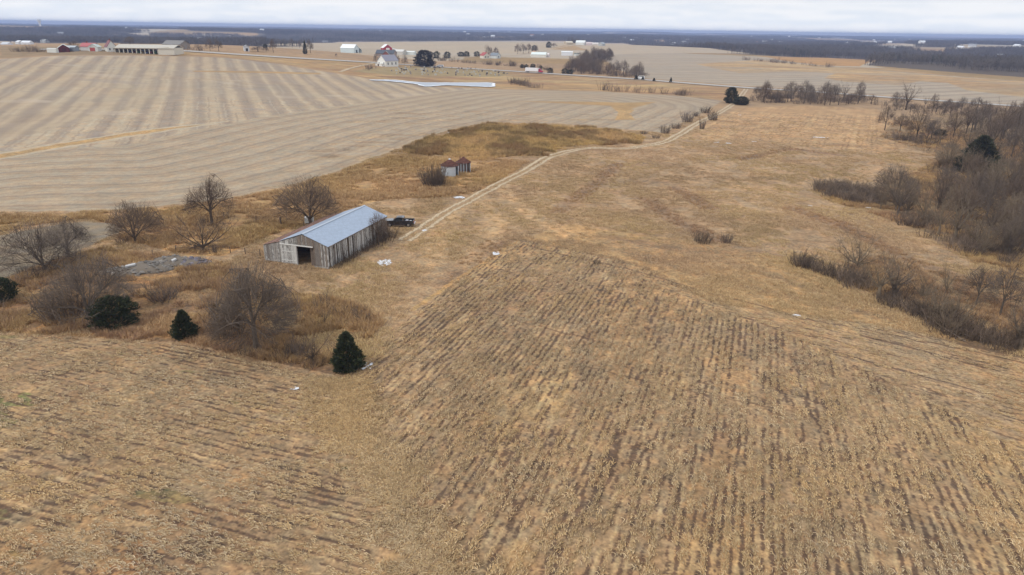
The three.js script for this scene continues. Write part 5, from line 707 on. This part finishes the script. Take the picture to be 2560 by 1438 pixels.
// w across the gable, d along the ridge; front gable faces +z
function house(name, label, cat, x, z, turn, w, d, eave, peak, wall, roofC, o = {}) {
  const t = thing(name, label, cat, x, z, turn, o.group), wm = col(wall), rm = col(roofC, 0.6);
  const sh = new THREE.Shape([[-w / 2, -1], [w / 2, -1], [w / 2, eave], [0, peak], [-w / 2, eave]].map((a) => new THREE.Vector2(...a)));
  part(t, 'wall', new THREE.ExtrudeGeometry(sh, { depth: d, bevelEnabled: false }).translate(0, 0, -d / 2), wm);
  const sl = Math.hypot(w / 2, peak - eave), an = Math.atan2(peak - eave, w / 2), ov = o.over ?? 0.4;
  const a = bx(sl + ov, 0.18, d + 2 * ov, (sl + ov) / 2, 0.09, 0).rotateZ(-an).translate(0, peak + 0.03, 0), b = bx(sl + ov, 0.18, d + 2 * ov, -(sl + ov) / 2, 0.09, 0).rotateZ(an).translate(0, peak + 0.03, 0);
  const roof = part(t, 'roof', a, rm); part(roof, 'roof_slope', b, rm);
  if (o.chimney) part(roof, 'chimney', bx(0.8, 1.6, 0.8, 0.6, peak + 0.4, -d * 0.2), col(0x7a4a3c));
  for (const [fx, y, ww, hh, c] of o.front ?? []) part(t, hh > 1.9 ? 'door' : 'window', bx(ww, hh, 0.08, fx, y + hh / 2, d / 2 + 0.03), c ? col(c) : darkGlass);
  for (const [fz, y, ww, hh, c] of o.right ?? []) part(t, hh > 1.9 ? 'door' : 'window', bx(0.08, hh, ww, w / 2 + 0.03, y + hh / 2, fz), c ? col(c) : darkGlass);
  for (const [fz, y, ww, hh, c] of o.left ?? []) part(t, hh > 1.9 ? 'door' : 'window', bx(0.08, hh, ww, -w / 2 - 0.03, y + hh / 2, fz), c ? col(c) : darkGlass);
  return t;
}
{ // long open-fronted machine shed
  const t = thing('machine_shed', 'long cream open fronted machine shed with ten dark bays', 'shed', PLACE.shedR[0] + 0.6, PLACE.shedR[1] - 8.8, 0.06), cream = col(0xd0cabb), roofM = col(0xbdb7aa, 0.55), L = 31, D = 18, xm = -L / 2;
  part(t, 'rear_wall', bx(L, 4.6, 0.2, xm, 1.8, -D / 2), cream); part(t, 'end_wall', bx(0.2, 4.6, D, -L, 1.8, 0), cream);
  const sh = new THREE.Shape([[0, -0.6], [12, -0.6], [12, 4.2], [8, 5.0], [0, 4.4]].map((a) => new THREE.Vector2(...a))); part(t, 'enclosed_end', new THREE.ExtrudeGeometry(sh, { depth: D, bevelEnabled: false }).translate(0, 0, -D / 2), cream);
  const prof = new THREE.Shape([[-D / 2 - 0.5, 3.9], [0, 6.2], [D / 2 + 0.5, 3.9], [D / 2 + 0.5, 4.15], [0, 6.45], [-D / 2 - 0.5, 4.15]].map((a) => new THREE.Vector2(...a)));
  part(t, 'roof', new THREE.ExtrudeGeometry(prof, { depth: L + 12.6, bevelEnabled: false }).rotateY(Math.PI / 2).translate(-L - 0.3, 0, 0), roofM);
  for (let k = 0; k <= 10; k++) part(t, 'post', bx(0.5, 4.6, 0.4, -L + (L * k) / 10 + 0.1, 1.7, D / 2 - 0.2), cream);
  part(t, 'header', bx(L, 0.55, 0.25, xm, 3.75, D / 2 - 0.18), cream);
  for (let k = 0; k < 10; k++) part(t, 'stored_load', bx(2.1, 1.6 + (k % 3) * 0.5, 7, -L + 1.65 + 3.1 * k, 0.4, 0), [mat(0.09, 0.22, 0.08, 0.5), mat(0.38, 0.3, 0.16, 1), mat(0.1, 0.14, 0.3, 0.5), mat(0.3, 0.05, 0.04, 0.5)][k % 4]);
}
house('metal_barn', 'white roofed barn with dark red end wall in the left farmyard', 'barn', PLACE.redEnd[0] - 3, PLACE.redEnd[1] - 5, 0.55, 7, 13, 2.6, 4.9, 0x5e1f24, 0xcfd6d4, { front: [[0, 0, 2.6, 2.4, 0x4c181c]] });
house('camper_trailer', 'white camper trailer parked before the red ended barn', 'trailer', PLACE.camper[0], PLACE.camper[1], 1.45, 2.5, 7.2, 2.5, 2.8, 0xd9dad4, 0xe2e4e0, { over: 0.05, right: [[0, 1.2, 1.2, 0.7], [-2, 1.2, 1, 0.7]] });
house('grey_shed', 'small blue grey shed beside the red ended barn', 'shed', PLACE.grayHut[0] + 2, PLACE.grayHut[1], 1.5, 5, 8, 2.6, 3.6, 0x8b929c, 0xaeb4b8, { right: [[0, 0, 2.4, 2.2, 0x55585c]] });
house('farmhouse', 'farmhouse with faded red roof and dark porch in the left farmyard', 'house', PLACE.redRoof[0], PLACE.redRoof[1] - 5, 1.5, 7, 10.5, 2.8, 5.2, 0xd2d0cc, 0xb06060, { right: [[-2.6, 0, 3.6, 2.2, 0x4a4644], [1.8, 1, 1.1, 1.2], [3.8, 1, 1.1, 1.2]], chimney: true });
house('garage', 'small garage with red door beside the red roofed farmhouse', 'garage', PLACE.redDoor[0], PLACE.redDoor[1] - 3, 0.15, 6.5, 7, 2.9, 5, 0xd4d6d2, 0xc2cdc6, { front: [[-0.4, 0, 3.6, 2.5, 0xb0504a]] });
house('steep_house', 'white house with steep dark red roof next to the machine shed', 'house', PLACE.whiteHouse[0], PLACE.whiteHouse[1] - 4, 0.7, 6.5, 9, 3.2, 7.6, 0xdcdcd6, 0x7c4a4c, { front: [[-1.5, 1, 1, 1.3], [1.5, 1, 1, 1.3]], right: [[0, 1, 1, 1.3], [2.5, 1, 1, 1.3]], chimney: true });
house('grey_barn', 'large weathered grey barn with tan front beyond the highway', 'barn', PLACE.greyBarn[0], PLACE.greyBarn[1] - 3, 1.25, 11, 18, 3.2, 6, 0x8f8880, 0x7d7a78, { right: [[3.5, 0, 6, 2.6, 0x9a7a58]] });
house('white_hut', 'small white hut with dark bushes beside the highway', 'hut', PLACE.hut[0], PLACE.hut[1] - 2, 0.5, 4.2, 4.2, 3.4, 5, 0xd2d6da, 0x9a9ea4, { front: [[0, 0, 1.8, 2.4]] });
{ const t = house('white_barn', 'white barn with bright white roof and long front lean-to', 'barn', PLACE.whiteBarn[0], PLACE.whiteBarn[1] - 6, 1.25, 13, 20, 6, 10.5, 0xcfdadb, 0xf0f2f2, { front: [[0.5, 0, 3.6, 3.8, 0x20303a]] }); part(t, 'lean_to', bx(6, 0.25, 24).rotateZ(-0.38).translate(9.2, 4.9, -1), col(0xd4e0e0, 0.6)); part(t, 'lean_to_wall', bx(0.3, 4.8, 24, 11.6, 1.4, -1), col(0xcdd6d4)); }
{ const t = house('red_barn', 'bright red barn with white roof and big white door', 'barn', PLACE.redBarn[0] + 1.5, PLACE.redBarn[1] - 5, 0.38, 12, 18, 5.5, 9.8, 0xa83038, 0xeef0f0, { front: [[0, 0, 4.6, 5.4, 0xe8e8e2]] }); part(t, 'side_porch', bx(5, 0.25, 18, 8.6, 4.6, 0), col(0xe4e8e8, 0.6)); for (let k = 0; k < 5; k++) part(t, 'porch_post', bx(0.5, 5.2, 0.5, 10.6, 2.0, -8.5 + 4.2 * k), col(0xe8e8e2)); }
house('grey_house', 'dark roofed house with rust brown gable between church and red barn', 'house', PLACE.greyHouse[0], PLACE.greyHouse[1] - 4, 1.4, 10, 19, 3.4, 6.6, 0x9a8a80, 0x4d525c, { right: [[-4, 1, 1.4, 1.5], [4, 1, 1.4, 1.5]] });
house('cross_gable', 'rust brown gabled wing on the front of the dark roofed house', 'house', PLACE.greyHouse[0] + 1, PLACE.greyHouse[1] + 2.5, 0, 7, 5, 2.6, 5.6, 0x8c5648, 0x8d8884, { front: [[0, 0.8, 1.8, 1.4]] });
house('pale_shed', 'pale grey shed beyond the churchyard trees', 'shed', PLACE.sheds[0] - 4, PLACE.sheds[1] - 6, 1.1, 8, 14, 3.8, 6, 0xc6c2ba, 0xd2d0ca, { right: [[-3, 0, 2.6, 2.6, 0x777a78]] });
house('tin_shed', 'low white tin shed beside the pale grey shed', 'shed', PLACE.sheds[0] + 9, PLACE.sheds[1] - 8, 1.3, 7, 12, 3.2, 4.4, 0xd4dad6, 0xdfe3df, { right: [[0, 0, 3, 2.4, 0x9aa4a0]] });
{ // church
  const t = house('church', 'white country church with grey roof beside the graveyard', 'church', PLACE.church[0] + 1.5, PLACE.church[1] - 7, -0.62, 9.4, 15, 4.4, 9, 0xe6e6e0, 0x8e8c98, { front: [[-2.8, 1.4, 0.9, 1.8], [2.8, 1.4, 0.9, 1.8]], right: [[-4.5, 1.3, 1, 1.85], [0, 1.3, 1, 1.85], [4.5, 1.3, 1, 1.85]], left: [[-4.5, 1.3, 1, 1.85], [0, 1.3, 1, 1.85]] });
  t.rotation.y = -0.62; part(t, 'vestibule', bx(7.2, 2.4, 3, -0.6, 0.9, 9.0), col(0xe6e6e0)); part(t, 'vestibule_roof', bx(7.6, 0.2, 3.4, -0.6, 2.2, 9.0), col(0xd8d8d4)); part(t, 'door', bx(1.5, 2.0, 0.1, -0.6, 1.0, 10.56), col(0x6a5a50));
}
house('red_roof_house', 'white house with bright red roof among dark trees', 'house', PLACE.houseRed[0], PLACE.houseRed[1] - 3, 0.5, 8, 10, 3.2, 6.4, 0xdedacd, 0xa84a48, { front: [[-1.5, 1, 1.2, 1.4], [1.5, 1, 1.2, 1.4]] });
house('white_cottage', 'white cottage half hidden by the dark trees beside the red roofed house', 'house', PLACE.houseW[0], PLACE.houseW[1] - 3, 0.9, 7, 10, 3.2, 6, 0xd4dada, 0x7f8890, { front: [[0, 1, 1.2, 1.4]] });
house('ranch_house', 'low white house with bright metal roof above the lane', 'house', PLACE.houseA[0] - 1, PLACE.houseA[1] - 5, 1.35, 10, 18, 3, 5.6, 0xe0dcd2, 0xdde6e2, { right: [[-4, 1, 1.6, 1.3], [3, 0, 1.2, 2.1, 0x6a5a50]] });
house('tan_annex', 'tan roofed wing joined behind the low white house', 'house', PLACE.houseA[0] - 6, PLACE.houseA[1] - 19, 0.3, 8, 12, 3.4, 6.4, 0xd8d0c2, 0xb48a62, { front: [[0, 1, 1.4, 1.3]] });
house('small_garage', 'small white garage beside the low white house', 'garage', PLACE.houseA[0] + 8, PLACE.houseA[1] - 13, 1.2, 6, 8, 2.6, 4.2, 0xe4dcd8, 0xddd4d2, { right: [[0, 0, 3, 2.1, 0xcfcac4]] });
house('long_shed', 'long white metal shed in the field beyond the houses', 'shed', PLACE.long[0] - 2, PLACE.long[1] - 4, 1.45, 7, 14, 4, 5, 0xe0e2e6, 0xe8ecee, { right: [[4, 0, 3, 3, 0x9aa0a4]] });
house('shed_wing', 'low dark roofed end of the long white metal shed', 'shed', PLACE.long[0] + 10, PLACE.long[1] - 1, 1.4, 4.5, 6.5, 2.4, 3.2, 0xdadcd8, 0x6e7670, { right: [[0, 0, 1.2, 2.0, 0x555a58]] });
const FARM = [[0, 0, 'white farmhouse on the far hilltop among pale sheds', 0xdadcda, 0xe2e6e4, 11, 16, 4, 7.5], [14, 10, 'pale pink house beside the white hilltop farmhouse', 0xd4c4c2, 0xcabab8, 8, 10, 3, 5.5], [22, -6, 'long pale shed in front of the hilltop farmhouse', 0xe6e0d8, 0xeae4de, 6, 20, 2.6, 4], [-22, -2, 'tan barn left of the hilltop farmhouse', 0xc2b49c, 0xd6ccb8, 9, 14, 3.5, 5.5], [36, 14, 'grey house behind the long pale hilltop shed', 0xb8bab8, 0x9ca2a6, 8, 10, 3.2, 6]];
FARM.forEach(([dx, dz, label, w, c, ww, dd, e, p], i) => house('hilltop_building', label, 'house', PLACE.farmA[0] + dx, PLACE.farmA[1] + dz, 1.2 + i * 0.3, ww, dd, e, p, w, c, { right: [[-3, 1, 1.2, 1.3], [3, 1, 1.2, 1.3]] }));
[[-797, -1130, 'small white house at the far left beyond the farmyard', 0xd8dade, 0xc8ccd2, 1.2], [-824, -1218, 'low white shed with bright roof on the left hillside', 0xdfe2e6, 0xe6eaee, 1.4], [-846, -1232, 'second white shed close to the low bright roofed one', 0xd6d8da, 0xdadde0, 0.9], [-876, -1345, 'grey white house highest on the left hillside', 0xcfcfcc, 0xbfc2c2, 1.0]].forEach(([x, z, label, w, c, t]) => house('hillside_house', label, 'house', x, z, t, 9, 16, 3.4, 6, w, c, { right: [[-3, 1, 1.4, 1.3], [3, 1, 1.4, 1.3]] }));
{ // water tower
  const t = thing('water_tower', 'white pedestal water tower on the wooded skyline', 'water tower', PLACE.tower[0], PLACE.tower[1]), m = mat(0.78, 0.8, 0.82, 0.6), pts = [[5.2, -6], [4.6, 4], [4.6, 17], [6.2, 20.5], [8.2, 23], [8.2, 31.5], [7.6, 33], [4, 34.4], [0.05, 35]].map((a) => new THREE.Vector2(...a));
  part(t, 'pedestal', new THREE.LatheGeometry(pts.slice(0, 5), 28), m); part(t, 'tank', new THREE.LatheGeometry(pts.slice(4), 28), m); part(t, 'band', new THREE.CylinderGeometry(8.35, 8.35, 1.2, 28, 1, true).translate(0, 27, 0), mat(0.45, 0.5, 0.56, 0.7)); part(t, 'rail', new THREE.TorusGeometry(4.2, 0.12, 6, 24).rotateX(Math.PI / 2).translate(0, 35.2, 0), mat(0.4, 0.42, 0.45, 0.6)); t.scale.set(1.0, 1.05, 1.0);
}

// ---------------------------------------------------------------- road traffic
function heading(pts, x, z) { let best = [1e9, 0]; for (let i = 0; i + 1 < pts.length; i++) { const d = Math.hypot((pts[i][0] + pts[i + 1][0]) / 2 - x, (pts[i][1] + pts[i + 1][1]) / 2 - z); if (d < best[0]) best = [d, Math.atan2(-(pts[i + 1][1] - pts[i][1]), pts[i + 1][0] - pts[i][0])]; } return best[1]; }
const onRoad = (x, z) => { let best = [1e9, x, z]; for (let i = 0; i + 1 < LAND.highway.length; i++) { const [a, b] = LAND.highway[i], [c, d] = LAND.highway[i + 1], t = clamp(((x - a) * (c - a) + (z - b) * (d - b)) / ((c - a) ** 2 + (d - b) ** 2), 0, 1), p = [a + t * (c - a), b + t * (d - b)], q = Math.hypot(p[0] - x, p[1] - z); if (q < best[0]) best = [q, ...p]; } return [best[1], best[2]]; };
{
  const tyreM = mat(0.02, 0.02, 0.021, 0.9), hubM = mat(0.5, 0.5, 0.5, 0.4, { metalness: 0.7 }), [x, z] = onRoad(...PLACE.semi), h = heading(LAND.highway, x, z), t = thing('semi_truck', 'semi truck with long white trailer and red cab on the highway', 'truck', x, z + 1.5, h, undefined, gy(x, z) + 0.34), white = mat(0.8, 0.79, 0.8, 0.6), red = mat(0.42, 0.03, 0.07, 0.35), glass = darkGlass;
  part(t, 'trailer', bx(12.6, 2.75, 2.5, -1.6, 2.5, 0), white); part(t, 'trailer_frame', bx(12.2, 0.22, 2.1, -1.6, 1.0, 0), mat(0.06, 0.06, 0.06, 0.8));
  const cab = new THREE.Shape([[5.1, 0.7], [8.3, 0.7], [8.4, 1.7], [7.0, 1.95], [6.6, 2.9], [5.9, 3.3], [5.1, 3.1]].map((a) => new THREE.Vector2(...a))); part(t, 'cab', new THREE.ExtrudeGeometry(cab, { depth: 2.2, bevelEnabled: true, bevelSize: 0.06, bevelThickness: 0.06, bevelSegments: 2 }).translate(0, 0, -1.1), red);
  part(t, 'windshield', bx(0.95, 0.05, 1.9).rotateZ(-1.15).translate(6.9, 2.42, 0), glass); for (const s of [-1, 1]) part(t, 'side_window', bx(0.9, 0.6, 0.05, 6.1, 2.4, s * 1.18), glass);
  for (const wx of [-7.0, -5.8, 4.6, 5.7, 7.6]) for (const s of [-1, 1]) { const w = part(t, 'wheel', new THREE.CylinderGeometry(0.24, 0.24, 0.36, 12).rotateX(Math.PI / 2).translate(wx, 0.48, s * 1.0), hubM); part(w, 'tyre', new THREE.TorusGeometry(0.36, 0.13, 8, 16).translate(wx, 0.48, s * 1.0), tyreM); }
  part(t, 'exhaust_stack', new THREE.CylinderGeometry(0.08, 0.08, 2.6, 8).translate(4.95, 2.4, 1.0), hubM);
  const car = (cx, cz, label, c, big, cat) => {
    const [px, pz] = onRoad(cx, cz), o = thing(big ? 'van' : 'car', label, cat, px, pz, heading(LAND.highway, px, pz) + Math.PI, undefined, gy(px, pz) + 0.34), m = mat(...c, 0.3), H = big ? 2.1 : 1.45;
    const b = new THREE.Shape([[-2.5, 0.4], [2.5, 0.4], [2.5, 0.85], [1.6, 1.0], [-2.5, 1.0]].map((a) => new THREE.Vector2(...a))), k = new THREE.Shape([[-2.4, 0.95], [1.7, 0.95], [0.8, H], [-2.2, H]].map((a) => new THREE.Vector2(...a)));
    part(o, 'body', new THREE.ExtrudeGeometry(b, { depth: 1.8, bevelEnabled: false }).translate(0, 0, -0.9), m); part(o, 'cabin', new THREE.ExtrudeGeometry(k, { depth: 1.6, bevelEnabled: false }).translate(0, 0, -0.8), m);
    for (const s of [-1, 1]) { part(o, 'side_window', bx(2.6, 0.36, 0.04, -0.7, H - 0.3, s * 0.81), darkGlass); for (const wx of [-1.6, 1.6]) part(o, 'wheel', new THREE.CylinderGeometry(0.34, 0.34, 0.22, 16).rotateX(Math.PI / 2).translate(wx, 0.34, s * 0.82), tyreM); }
    part(o, 'windshield', bx(0.05, 0.6, 1.45).rotateZ(0.8).translate(1.3, H - 0.32, 0), darkGlass); o.scale.setScalar(1.25); return o;
  };
  car(...PLACE.van, 'white van driving on the highway past the small wood', [0.75, 0.76, 0.76], true, 'van'); car(...PLACE.car, 'white car on the highway beside the graveyard', [0.75, 0.75, 0.77], false, 'car');
}
{ // gravestones
  const kinds = [bx(0.9, 1.1, 0.25, 0, 0.45, 0), merge([bx(1.2, 0.8, 0.3, 0, 0.5, 0), bx(1.5, 0.25, 0.5, 0, 0.1, 0)])], tones = [mat(0.55, 0.54, 0.5, 0.8), mat(0.3, 0.26, 0.24, 0.6), mat(0.12, 0.1, 0.095, 0.4)], label = ['pale upright gravestone in the churchyard grass', 'brown grey gravestone in the churchyard grass', 'dark polished gravestone in the churchyard grass'], grp = ['pale gravestones', 'brown gravestones', 'dark gravestones'];
  scatter(LAND.cemetery, 110, 91, 3, (x, z, r) => { if (x < PLACE.church[0] + 12) return; const k = r() < 0.4 ? 0 : r() < 0.5 ? 1 : 2, o = single('gravestone', label[k], 'gravestone', kinds[Math.floor(r() * 2)], tones[k], grp[k]); o.position.set(x, gy(x, z), z); o.rotation.y = 0.4 + (r() - 0.5) * 0.2; o.scale.setScalar(0.9 + 0.5 * r()); });
}

// ---------------------------------------------------------------- middle distance trees
const S1 = domeTree(31, { limbs: 8, trunk: 0.25, rad: 0.02, br: 50, twigs: 420, b0: 0.08, t0: 0.045, wide: 0.9 }), S2 = domeTree(32, { limbs: 7, trunk: 0.3, rad: 0.02, br: 45, twigs: 380, b0: 0.08, t0: 0.045, wide: 0.7 }), S3 = domeTree(33, { limbs: 9, trunk: 0.2, rad: 0.02, br: 55, twigs: 460, b0: 0.08, t0: 0.045, wide: 1.1 });
{
  const names = ['bare tree behind the red ended barn', 'bare tree behind the machine shed roof', 'bare tree in the pair beside the highway past the grey barn', 'bare tree in the pair beside the highway past the grey barn', 'tall narrow bare tree right of the white hut', 'tall bare tree in the yard left of the white barn', 'shorter bare tree in the yard left of the white barn', 'bare tree beside the dark pine left of the white barn', 'small bare tree at the front corner of the church', 'bare tree beside the church wall', 'slim bare tree behind the church', 'dark trunked bare tree between church and round dark tree', 'bare tree over the red roofed white house', 'bare tree over the white cottage', 'bare tree in the row along the gravel lane', 'bare tree in the row along the gravel lane', 'bare tree in the row along the gravel lane', 'small bare tree behind the low white house', 'bare trees by the lane to the hilltop farm', 'wide dark bush beside the white hut', 'low dark bush right of the white hut', 'tiny roadside tree below the white barn', 'small roadside tree above the semi truck', 'small roadside tree left of the semi truck', 'bare tree before the highway beyond the very tall forked tree', 'bare tree before the highway at the far creek woodland', 'low bare tree before the highway at the far creek woodland'];
  const grp = { 2: 'roadside pair', 3: 'roadside pair', 14: 'lane trees', 15: 'lane trees', 16: 'lane trees' };
  SPOT.mid.forEach(([x, z, h, w], i) => plantTree([S1, S2, S3][i % 3], x, z, h, w, i * 1.3, names[i], grp[i], i % 2));
  const cn = ['dark pine in the yard left of the white barn', 'dark evergreen right of the big round tree', 'second dark evergreen beyond the big round tree', 'low evergreen in the lane hedge', 'low evergreen in the lane hedge', 'single evergreen left of the red roofed house', 'small cedar in the row behind the semi truck', 'small cedar in the row behind the semi truck', 'small cedar in the row behind the semi truck', 'small cedar in the row behind the semi truck', 'cedar bush just ahead of the semi truck', 'dark cedar at the end of the small wood', 'dark cedar at the end of the small wood', 'evergreen beside the lane to the hilltop farm', 'evergreen behind the low white house', 'small evergreen near the white hut', 'small cedar beside the white van', 'small cedar behind the white van', 'lone cedar on the far side of the highway', 'tiny cedar ahead of the white van'];
  const cg = { 3: 'lane hedge', 4: 'lane hedge', 6: 'cedars behind truck', 7: 'cedars behind truck', 8: 'cedars behind truck', 9: 'cedars behind truck', 11: 'wood end cedars', 12: 'wood end cedars' };
  SPOT.midCedar.forEach(([x, z, h, w], i) => cedar(i === 0 || i > 15 ? 2 : 3, x, z, h, w, cn[i], cg[i], 1, i));
}

// ---------------------------------------------------------------- far woods and far houses
{
  const clump = (seed, n, R) => { const r = rng(seed), s = new Sticks(); for (let k = 0; k < n; k++) { const a = r() * 6.283, q = Math.sqrt(r()) * R, x = Math.cos(a) * q, z = Math.sin(a) * q, H = 8 + 6 * r(); s.point(V(x, -1, z), V(x, H, z), 0.28); for (let b = 0; b < 17; b++) { const y = H * (0.25 + 0.6 * r()), t = r() * 6.283, l = (H - y) * (0.5 + 0.4 * r()) + 0.8; s.point(V(x, y, z), V(x + Math.cos(t) * l * 0.75, y + l * (0.4 + 0.6 * r()), z + Math.sin(t) * l * 0.75), 0.17); } } return s.done(); };
  const kinds = [clump(1, 10, 11), clump(2, 10, 11), clump(3, 9, 11), clump(4, 12, 12)], lists = kinds.map(() => []), r = rng(97), m = mat(1, 1, 1, 1);
  for (let d = 900; d < 13000; ) {
    const step = d < 2500 ? 19 : d * 0.0076 + 2, across = d < 2500 ? 17 : 15 + d * 0.0016;
    for (let s = -0.86 * d; s < 0.86 * d; s += across) {
      const az = s / d + (r() - 0.5) * (across / d), dd = d + (r() - 0.5) * step, x = dd * Math.sin(az), z = -dd * Math.cos(az);
      if (Math.abs(x) > 12800 || z < -14300 || !wood(x, z)) continue;
      const k = d < 2500 ? 1 : 1 + (d - 2500) * 0.00005, t = 0.6 + 0.45 * r() + 0.9 * (vn(x / 160, z / 160) - 0.3) * vn(x / 700 + 5, z / 900), dark = r() < 0.04 ? 0.5 : 1;
      lists[Math.floor(r() * 4)].push({ x, y: gy(x, z), z, ry: r() * 6.28, sx: k * (0.85 + 0.4 * r()), sy: 0.75 + 0.45 * r(), c: [0.12 * t * dark, 0.1 * t * (dark < 1 ? 0.62 : 1), 0.088 * t * dark] });
    }
    d += step;
  }
  kinds.forEach((g, k) => copies('far_wood', 'grey brown leafless woodland covering the far valley and hills', 'woodland', g, m, lists[k]));
  // scattered far houses
  const protoW = merge([bx(8, 4, 13, 0, 1.5, 0)]), roofG = (() => { const s = new THREE.Shape([[-4.5, 3.3], [4.5, 3.3], [0, 6.4]].map((a) => new THREE.Vector2(...a))); return new THREE.ExtrudeGeometry(s, { depth: 14, bevelEnabled: false }).translate(0, 0, -7); })();
  const wall = [mat(0.72, 0.73, 0.75, 0.8), mat(0.5, 0.46, 0.42, 0.8)], rf = [mat(0.75, 0.77, 0.8, 0.6), mat(0.3, 0.3, 0.32, 0.8), mat(0.34, 0.2, 0.17, 0.8)], q = rng(120);
  const lab = ['tiny white roofed house far off among the woods', 'tiny dark roofed house far off among the woods', 'tiny brown roofed house far off among the woods'];
  for (let k = 0, tries = 0; k < 160 && tries < 4000; tries++) {
    const d = 1700 + 6500 * q() ** 1.3, az = (q() - 0.5) * 1.35, x = d * Math.sin(az), z = -d * Math.cos(az); if (az < -0.25 && q() < 0.6) continue;
    if (OPEN.some((p) => inside(p, x, z)) || inside(LAND.woodsR, x, z)) continue;
    const c = q() < 0.6 ? 0 : q() < 0.6 ? 1 : 2, o = thing('far_house', lab[c], 'house', x, z, q() * 3, ['far white roofed houses', 'far dark roofed houses', 'far brown roofed houses'][c]); part(o, 'wall', protoW, wall[q() < 0.75 ? 0 : 1]); part(o, 'roof', roofG, rf[c]); o.scale.setScalar(0.8 + 0.6 * q()); o.position.y += 3; k++;
  }
}
renderer.render(scene, camera);
